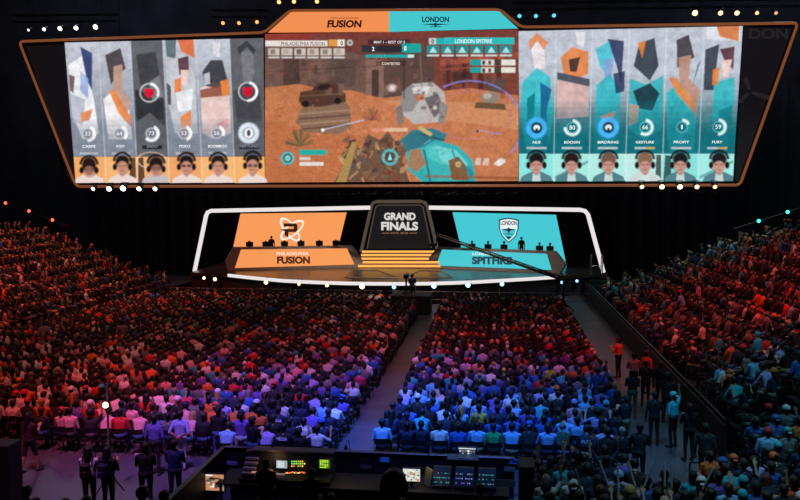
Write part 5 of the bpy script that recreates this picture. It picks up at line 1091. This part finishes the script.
# ---- production desks behind a black draped barrier
BAR = mat('barrier_black', '#0a0a0c', .6)
bx0, bx1, by = -.57, 7.15, 20.4
t = thing('black_barrier', 'black draped barrier in front of and beside the production desks', 'barrier', (bx0, by, 0))
MB().bbox(bx0, by, 0, bx1, by + .06, 1.08, .01).build('front_panel', BAR, t); MB().bbox(bx0 - .06, 12, 0, bx0, by + .06, 1.08, .01).build('side_panel', BAR, t)
MB().bbox(bx0 - .08, by - .04, 1.08, bx1, by + .1, 1.11, .008).build('top_rail', mat('barrier_rail', '#2c3040', .35, .6), t); MB().bbox(bx0 - .1, 12, 1.08, bx0 + .02, by + .06, 1.11, .008).build('side_rail', mat('barrier_rail'), t)
def tab(px, py, w, h, col, lab, txt=None, Y=None, z=None):
    p = onY(px, py, Y or by - .05); o = thing('paper_label', lab, 'label', p)
    MB().bbox(p.x - w / 2, p.y - .01, p.z - h / 2, p.x + w / 2, p.y, p.z + h / 2, .002).build('card', mat('card' + col, col, .6), o)
    if txt:
        b = MB(); text_on(b, txt, -w * .4, -h * .28, w * .4, h * .28, lambda x, y: Vector((p.x + x, p.y - .014, p.z - y)), .03); b.build('lettering', mat('card_ink', '#1a2440', .7), o)
    return o
# work surface
tbl = thing('production_desk', 'long black production desk behind the black barrier at the bottom', 'desk', (3.2, 19.2, 0))
MB().bbox(-.2, 18.6, .74, 7.0, 19.7, .78, .01).build('desktop', BAR, tbl)
for x in (-.1, 2.2, 4.5, 6.9):
    for y in (18.7, 19.6): MB().bbox(x - .03, y - .03, 0, x + .03, y + .03, .74, .005).build('leg', CHF, tbl)
MB().bbox(-.2, 19.66, .1, 7.0, 19.7, .74, .004).build('modesty_panel', BAR, tbl)
TZ = .78
def TX(px, py, z=TZ): return onZ(px, py, z)
def monitor_screen(name, px0, py0, px1, py1, Y, label, draw, body='#141416', tilt=0., cat='monitor', stand=True, feet=None):
    a = onY(px0, py0, Y); c = onY(px1, py1, Y); w = c.x - a.x; h = a.z - c.z; t = thing(name, label, cat, ((a.x + c.x) / 2, Y, c.z))
    MB().bbox(a.x - .03, Y + .004, c.z - .03, c.x + .03, Y + .05, a.z + .03, .008).build('casing', mat('casing' + body, body, .5), t)
    def cell(u0, v0, u1, v1, col):
        return [(a.x + w * u0, Y - .002, a.z - h * v0), (a.x + w * u1, Y - .002, a.z - h * v0), (a.x + w * u1, Y - .002, a.z - h * v1), (a.x + w * u0, Y - .002, a.z - h * v1)], col
    vs = []; fs = []; cs = []
    for k, (u0, v0, u1, v1, col) in enumerate(draw):
        pts, col = cell(u0, v0, u1, v1, col); pts = [(x, y - .0006 * k, z) for x, y, z in pts]; i = len(vs); vs += pts; fs.append((i, i + 1, i + 2, i + 3)); cs.append(lin(col))
    me = bpy.data.meshes.new('screen_picture'); me.from_pydata(vs, [], fs); at = me.attributes.new('Col', 'FLOAT_COLOR', 'FACE'); at.data.foreach_set('color', np.array([(*c_, 1) for c_ in cs], np.float32).reshape(-1)); me.materials.append(SCREEN)
    o = bpy.data.objects.new('screen_picture', me); COL.objects.link(o); o.parent = t.children[0]; me.transform(Matrix.Translation(-t.location))
    if stand:
        zf = TZ if feet is None else feet; mx = (a.x + c.x) / 2
        MB().bbox(mx - .04, Y + .03, zf + .02, mx + .04, Y + .07, c.z, .005).build('stand', BM, t); MB().bbox(mx - .14, Y - .05, zf, mx + .14, Y + .14, zf + .02, .005).build('foot', BM, t)
    return t
R_ = random.Random(5)
pic = [(0, 0, 1, 1, '#c08a68')] + [(x := R_.uniform(0, .8), y := R_.uniform(.05, .8), min(1, x + R_.uniform(.08, .3)), min(1, y + R_.uniform(.05, .2)), R_.choice(['#f2e6dc', '#6a4a3c', '#3a6a6c', '#8a3c34', '#d8b090', '#40302c'])) for _ in range(16)] + [(0.02, .02, .4, .1, '#f4f0ea')]
monitor_screen('desk_monitor', 205.5, 474, 224, 491, 18.9, 'monitor with a colourful game picture at the left end of the production desk', pic, stand=True)
# lighting console: stepped cases, screen, button field, laptop
lc = thing('lighting_console', 'wide lighting console with glowing buttons and faders on the production desk', 'console', TX(290, 480))
cy_ = 19.25; cx0 = onY(246, 470, cy_).x; cx1 = onY(334, 470, cy_).x; TAN = mat('console_tan', '#6e5c4c', .6); CG = mat('console_dark', '#1c1a1a', .5)
MB().prism([Vector((cx0, y, z)) for y, z in [(18.7, TZ), (18.7, TZ + .1), (19.1, TZ + .2), (19.25, TZ + .62), (19.42, TZ + .62), (19.45, TZ)]], (cx1 - cx0, 0, 0)).build('case', CG, lc); lcase = lc.children[0]
MB().bbox(cx0 + .15, 19.22, TZ + .62, cx1, 19.56, TZ + .67, .01).build('top_shelf', TAN, lc)
for k in range(4): MB().bbox(cx0 + .02, 18.78 + .12 * k, TZ + .16 + .09 * k, cx0 + .36, 18.9 + .12 * k, TZ + .22 + .09 * k, .008).build('side_wing', mat('console_pale', '#9a928c', .5), lc)
def facepx(px, py): return onY(px, py, 19.07)
colr = ['#ffb83c', '#ffd860', '#4ee060', '#ff5a30', '#fff0c0']
for r_, y in enumerate((461.3, 463.6, 466)):
    for k in range(7):
        if R_.random() < .25: continue
        p = facepx(292 + 2.1 * k, y); MB().bbox(p.x - .014, p.y - .02, p.z - .016, p.x + .014, p.y + .0, p.z + .016, .003).build('lit_button', emis('bt' + (c_ := R_.choice(colr[:4] if r_ else colr)), c_, 1.6), lc).parent = lcase
for k in range(16):
    p = onY(286 + 1.25 * k, 472.4 + R_.uniform(-.5, .5), 18.78); MB().bbox(p.x - .01, p.y - .02, p.z - .014, p.x + .01, p.y, p.z + .014, .002).build('lit_fader', emis('fd' + (c_ := R_.choice(['#ff8a3c', '#ff5c2c', '#ffe0a0', '#ff9c50'])), c_, 1.5), lc).parent = lcase
for k in range(8): 
    p = onY(252 + 1.2 * k, 471.8, 18.78); MB().bbox(p.x - .01, p.y - .02, p.z - .012, p.x + .01, p.y, p.z + .012, .002).build('lit_fader', emis('fdw', '#e8b0a0', .9), lc).parent = lcase
gs = [(0, 0, 1, 1, '#b4c0c4')] + [(.1, .08 + .11 * k, R_.uniform(.4, .8), .13 + .11 * k, '#e4ecee') for k in range(8)] + [(.78, .1, .95, .9, '#8c9ca4')]
monitor_screen('desk_monitor', 276.3, 460.4, 287.2, 468.3, 18.98, 'monitor with a pale grey list in the middle of the lighting console', gs, stand=False)
gr = [(0, 0, 1, 1, '#2c5a20')] + [(.08 + .2 * i, .08 + .15 * j, .24 + .2 * i, .2 + .15 * j, R_.choice(['#a8dc28', '#88c428', '#c8f040', '#4c9430'])) for i in range(4) for j in range(6)]
monitor_screen('laptop', 319, 459, 330.3, 468.6, 18.98, 'laptop with a bright green and yellow screen at the right end of the lighting console', gr, stand=False, cat='laptop')
b_ = TX(325, 472, TZ + .22); 
kb = MB().bbox(*(onZ(272, 475, TZ + .21) + Vector((0, -.08, 0))), *(onZ(284.5, 475, TZ + .24) + Vector((0, .12, 0))), .005); tag(kb.build('keyboard', mat('key_pale', '#a8a8ac', .5)), 'pale grey keyboard in front of the lighting console monitor', 'keyboard')
# right part of the desk
for k, (x, y) in enumerate(((1.15, 18.98), (5.0, 18.95), (3.0, 19.0))):  # gooseneck lamps and their warm spots are added to brighten the dim consoles
    g = thing('added_gooseneck_lamp', 'small black gooseneck lamp over the %s of the production desk' % ['lighting console', 'mixing desks', 'middle part'][k], 'lamp', (x, y, TZ))
    MB().tube([(x, y + .55, TZ), (x, y + .55, TZ + .7), (x, y + .4, TZ + .95), (x, y + .15, TZ + 1.0), (x, y, TZ + .93)], .01, 6).build('neck', STEEL, g); MB().lathe((x, y, TZ + .95), [(.02, 0), (.045, -.06), (.05, -.1)], (0, 0, 1), 12).build('lamp_shade', STEEL, g)
    l = bpy.data.lights.new('added_lamp_glow', 'SPOT'); l.energy = 9; l.color = lin('#ffc9a0'); l.spot_size = 2.6; l.spot_blend = 1; l.shadow_soft_size = .03; o = bpy.data.objects.new('added_lamp_glow', l); COL.objects.link(o); o.location = (x, y - .02, TZ + .83)
pc = [(0, 0, 1, 1, '#d8dcd0')] + [(x := R_.uniform(0, .85), y := R_.uniform(0, .85), min(1, x + R_.uniform(.06, .2)), min(1, y + R_.uniform(.06, .2)), R_.choice(['#ffffff', '#c84c34', '#3c3c40', '#e8a03c', '#5a8ab8', '#f4f4f0', '#8a5a4c'])) for _ in range(26)]
monitor_screen('desk_monitor', 403, 468.6, 420, 481.6, 18.9, 'bright monitor with many small pictures below the pink shirt', pc)
p = onY(427, 476, 19.0); b = MB().bbox(-.02, -.16, 0, .02, .16, .42, .006, Matrix.Translation((p.x, p.y, TZ + .02)) @ Matrix.Rotation(.6, 4, 'Z') @ Matrix.Rotation(.2, 4, 'Y')); tag(b.build('binder', mat('binder_green', '#6c7858', .6)), 'grey-green upright panel right of the bright monitor', 'binder')
for k, (x0, x1, nm, cset) in enumerate([(433, 451, 'left', ['#3cc8c8', '#2a7c88', '#58e0d8']), (455, 474, 'middle', ['#c070ff', '#5a8cff', '#ff8cc0', '#8ce0ff']), (478, 496, 'right', ['#3c8c94', '#68b8b4', '#a8d0cc'])]):
    a = onY(x0, 476, 19.15); c = onY(x1, 476, 19.15); t = thing('mixing_desk', 'small audio mixing desk with coloured lights, %s of three at lower centre' % nm, 'mixer', ((a.x + c.x) / 2, 19.15, TZ), 'small mixing desks')
    MB().prism([Vector((a.x, y, z)) for y, z in [(18.85, TZ), (18.85, TZ + .08), (19.4, TZ + .36), (19.5, TZ + .36), (19.5, TZ)]], (c.x - a.x, 0, 0)).build('case', CG, t); tc_ = t.children[0]
    for j in range(3):
        for i in range(9):
            if R_.random() < .35: continue
            x = a.x + (c.x - a.x) * (i + .8) / 10; y = 18.95 + .13 * j; z = TZ + .08 + (y - 18.85) * .51
            c_ = R_.choice(cset); MB().bbox(x - .014, y - .02, z, x + .014, y + .02, z + .014, .003).build('lit_knob', emis('kn' + c_, c_, .55), t).parent = tc_
# laptop on the barrier, paper, labels
lg_ = [(0, 0, 1, 1, '#1c1e22'), (0, 0, 1, .12, '#c8d0d8')] + [(.04 + .16 * i, .2 + .26 * j, .16 + .16 * i, .38 + .26 * j, R_.choice(['#dfe6ea', '#a8b4c0', '#6c7884', '#f4f8fa', '#3a4048'])) for i in range(6) for j in range(3)]
lt_ = monitor_screen('laptop', 458.6, 447.6, 475.6, 459, by + .06, 'open laptop with a grid of pale tiles standing on the barrier top', lg_, stand=False, cat='laptop')
pz = onY(467, 461, by - .05); MB().bbox(pz.x - .24, by - .3, 1.125, pz.x + .24, by + .05, 1.15, .005).build('keyboard_base', mat('laptop_base', '#4c4640', .4), lt_)
sf = thing('shelf', 'narrow shelf behind the barrier top carrying the open laptop', 'shelf', (pz.x, by, 1.11)); MB().bbox(pz.x - .5, by - .36, 1.11, pz.x + .3, by + .08, 1.125, .004).build('board', mat('shelf_wood', '#5a4c48', .6), sf)
for s in (-.4, .2): MB().prism([Vector((pz.x + s, by - .02, 1.11)), Vector((pz.x + s, by - .3, 1.11)), Vector((pz.x + s, by - .02, .8))], (.03, 0, 0)).build('bracket', STEEL, sf)
tab(518, 461.6, .42, .13, '#4c84d8', 'blue printed tape label on the barrier right of the laptop', 'PRESS', by - .02)
tab(384.6, 459.6, .24, .13, '#7ab0e8', 'pale blue card on the barrier beside the pink shirt', None, by - .02); tab(366, 466.6, .3, .1, '#5a4a48', 'small dim grey card on the black barrier below the aisle', 'FUEL' if False else None, by - .06)
tab(509.5, 469, .28, .12, '#7c6860', 'small brown card hanging on the barrier right of the mixers', None, by - .06); tab(504.5, 483, .5, .17, '#8c8884', 'pale grey card with print below the brown card', None, 18.6)
tab(232, 463, .3, .11, '#6c6c9c', 'small lilac card at the left end of the black barrier', None, by - .04)
# operators seen from behind and the big curly head
def operator(px, py, Y, hair, hc, lab, col='#101014', sc=1., z=None):
    p = onY(px, py, Y); zz = max(0, p.z - 1.24); o = add_person((p.x, Y, zz), 0, 'phone_sit', col, lab, None, hair, hc, None, 1, 0, 'shirt')
    c = put_chair(p.x, Y - .02, 0, 'black folding chair of the ' + lab.split(' in ')[0].replace('person', 'operator') + ' ' + lab.split(', ')[-1], None); c.location.z = zz
    if zz > 0: tag(MB().bbox(p.x - .45, Y - .5, 0, p.x + .45, Y + .75, zz, .02).build('platform', BAR), 'black platform under the ' + lab, 'platform')
    return o
operator(265, 464, 18.2, 'short', 'black', 'operator in black, seated before the lighting console')
operator(311, 473, 18.0, 'bun', 'black', 'operator in dark clothes, seated right at the lighting console', '#1a1416')
operator(480, 489, 17.6, 'short', 'black', 'operator in charcoal, seated before the mixing desks', '#151518')
operator(393, 486, 7.2, 'curly', 'black', 'person in striped top with big curly hair, at the bottom centre', '#2a2022')
operator(330, 500, 14.5, 'short', 'black', 'person in black seated, at the bottom left of centre')
operator(24, 492, 15.0, 'short', 'black', 'person in dark clothes, at the bottom left corner')
operator(141, 494, 14.6, 'curly', 'black', 'person in dark clothes, at the bottom below the held sign')
operator(162, 497, 13.8, 'short', 'brown', 'person in brown clothes, at the bottom right of the curly head', '#3a2014')
operator(84, 502, 15.4, 'short', 'brown', 'person in dark red, at the bottom left', '#5a1418')
operator(62, 505, 13.9, 'short', 'black', 'person in navy, at the very bottom left', '#14182a')
# pale mast and black post
mp_ = onZ(540, 500, .3); ms = thing('equipment_rack', 'tall black equipment rack with a pale ribbed edge right of the mixers', 'rack', (onY(520, 490, 18.2).x, 18.2, 0))
a = onY(504, 490, 18.2); c = onY(535.5, 467.5, 18.2); MB().bbox(a.x + .35, 18.2, 0, c.x, 18.9, c.z, .01).build('case', BAR, ms)
for k in range(12): MB().box(c.x - .03, 18.17, c.z - .02 - .11 * k - .07, c.x + .03, 18.2, c.z - .02 - .11 * k).build('edge_strip', mat('pale_edge', '#8c7e70', .5), ms)
# black loudspeaker tower at far left
q0 = at_head(2, 446, 1.6); sp_ = thing('equipment_case', 'tall black equipment case at the lower left edge', 'case', q0)
MB().bbox(q0.x - .5, q0.y, 0, q0.x + .15, q0.y + .6, 1.6, .02).build('body', BAR, sp_); MB().tube([(q0.x + .155, q0.y - .02, 1.0), (q0.x + .155, q0.y - .06, 1.05), (q0.x + .155, q0.y - .06, 1.15), (q0.x + .155, q0.y - .02, 1.2)], .012, 6).build('handle', STEEL, sp_)
# barricade rail on the rear riser and floor rails
g0 = onZ(672, 441, .9); rail((g0.x, 20.9, 0), (13.3, 20.9, 0), 'silver-grey guard rail at the lower right behind the cyan shirt', (0, .5, .75, 1.0), 3)
rail((-16.8, 54.4, 0), (-1, 54.4, 0), 'black crowd barricade before the left half of the stage', (0, .5, 1.05), 8); rail((-.6, 54.4, 0), (13, 54.4, 0), 'black crowd barricade before the right half of the stage', (0, .5, 1.05), 7)
# seated person in orange at the right rail is in the catalogue; pale cheering sticks held up in the right stand
STK = mat('stick_pale', '#a8b0b8', .4); R2 = random.Random(9); n = 0
for d in IND:
    if d['sec'] in ('SR', 'B') and d['pose'] in ('up', 'cheer') and n < 4:
        for s in (-1, 1):
            hp = {'up': (.3 + .02, .1, H_ := 1.55), 'cheer': (.49, .2, 1.2)}[d['pose']]
            r = Matrix.Rotation(d['rz'], 4, 'Z'); p = Vector((d['X'], d['Y'], d['z'])) + r @ Vector((s * (.29 if d['pose'] == 'up' else .36), .12 if d['pose'] == 'up' else .32, 1.5 if d['pose'] == 'up' else 1.2)); e = p + r @ Vector((s * R2.uniform(.0, .25), R2.uniform(0, .2), .5))
            o = MB().tube([p, p.lerp(e, .04), p.lerp(e, .96), e], [.012, .022, .022, .012], 8).build('cheering_stick', STK); where = '%s, %s row, %s seat' % ('right stand' if d['sec'] == 'SR' else 'lower right riser', wn[d['row'] + 1], wn[min(40, d['nth'])])
            tag(o, 'pale stick raised in the %s hand, %s' % ('left' if s < 0 else 'right', where), 'cheering stick', 'cheering sticks')
        n += 1
# ------------------------------------------------------------------ light
w = bpy.data.worlds.new('World'); S.world = w; w.use_nodes = True; w.node_tree.nodes['Background'].inputs['Color'].default_value = (.35, .3, .42, 1); w.node_tree.nodes['Background'].inputs['Strength'].default_value = .0
def spot(tx, ty, tz, col, power, half=12., back=14., up=22., side=0., blend=.9, radius=.5, tgt=None):
    t = onZ(tx, ty, tz) if tgt is None else Vector(tgt); l = bpy.data.lights.new('wash', 'SPOT'); l.energy = power; l.color = lin(col) if isinstance(col, str) else col
    l.spot_blend = blend; l.shadow_soft_size = radius; p = Vector((t.x + side, t.y - back, min(27.5, t.z + up))); D = (p - t).length; l.spot_size = min(3.0, 2 * math.atan(half / D))
    o = bpy.data.objects.new('wash_light', l); COL.objects.link(o); o.location = p; o.rotation_euler = (t - p).to_track_quat('-Z', 'Y').to_euler(); return o
spot(45, 405, 1, '#ff5058', 10000, 5.5, 10)
spot(120, 385, 1, '#ff7468', 9000, 6, 10)
spot(60, 350, 1, '#ff8478', 6500, 8, 12)
spot(220, 378, 1, '#f070c0', 9000, 6, 10)
spot(105, 475, 0, '#d880c0', 17000, 4.5, 9)
spot(180, 430, 1, '#9c78ff', 9000, 5, 8)
spot(260, 415, 1, '#9078ff', 14000, 5.5, 10)
spot(325, 400, 1, '#8480ff', 14000, 5.5, 10)
spot(372, 440, 0, '#2c6cff', 34000, 2.6, 10)
spot(398, 385, 0, '#7c74f0', 9000, 2.6, 10)
spot(415, 345, 0, '#a08090', 4000, 3, 10)
spot(425, 425, 1, '#4c84ff', 17000, 5.5, 10)
spot(505, 420, 1, '#4c94ff', 17000, 6, 10)
spot(465, 380, 1, '#9488f8', 10000, 6, 10)
spot(590, 405, 1, '#5cb8dc', 2800, 5.5, 10)
spot(350, 350, 1, '#ff7080', 7000, 9, 12)
spot(510, 345, 1, '#ff5c70', 9500, 9, 12)
spot(240, 325, 1, '#e08c80', 4500, 14, 14)
spot(450, 312, 1, '#cc7470', 4000, 14, 14)
spot(0, 0, 0, '#ff7858', 18000, 15, 14, tgt=(-22, 50, 3))
spot(0, 0, 0, '#ff5848', 13000, 9, 12, tgt=(-20, 42, 2))
spot(0, 0, 0, '#ff5c58', 21000, 10, 12, tgt=(19, 35, 3.5))
spot(0, 0, 0, '#b0dcd0', 13000, 13, 12, tgt=(22, 54, 5))
spot(0, 0, 0, '#70c4d8', 10000, 7, 8, tgt=(16, 24, 2.5))
spot(0, 0, 0, '#84b8cc', 11000, 6, 5, tgt=(12, 18, 1.5))
spot(0, 0, 0, '#ffe0c8', 30000, 15, 16, blend=1, tgt=(0, 62, 2))
for x, y, c, p in ((-20, 45, '#c08ca0', 200), (22, 45, '#88a8c8', 200), (0, 66, '#a090a8', 120), (-30, 66, '#9ab0c8', 300), (30, 66, '#90a8c0', 300)):  # added dim fill points that lift the black drapes and upper hall
    l = bpy.data.lights.new('fill_glow', 'POINT'); l.energy = p * 8; l.color = lin(c); l.shadow_soft_size = 1.5; o = bpy.data.objects.new('fill_light', l); COL.objects.link(o); o.location = (x, y, 26)
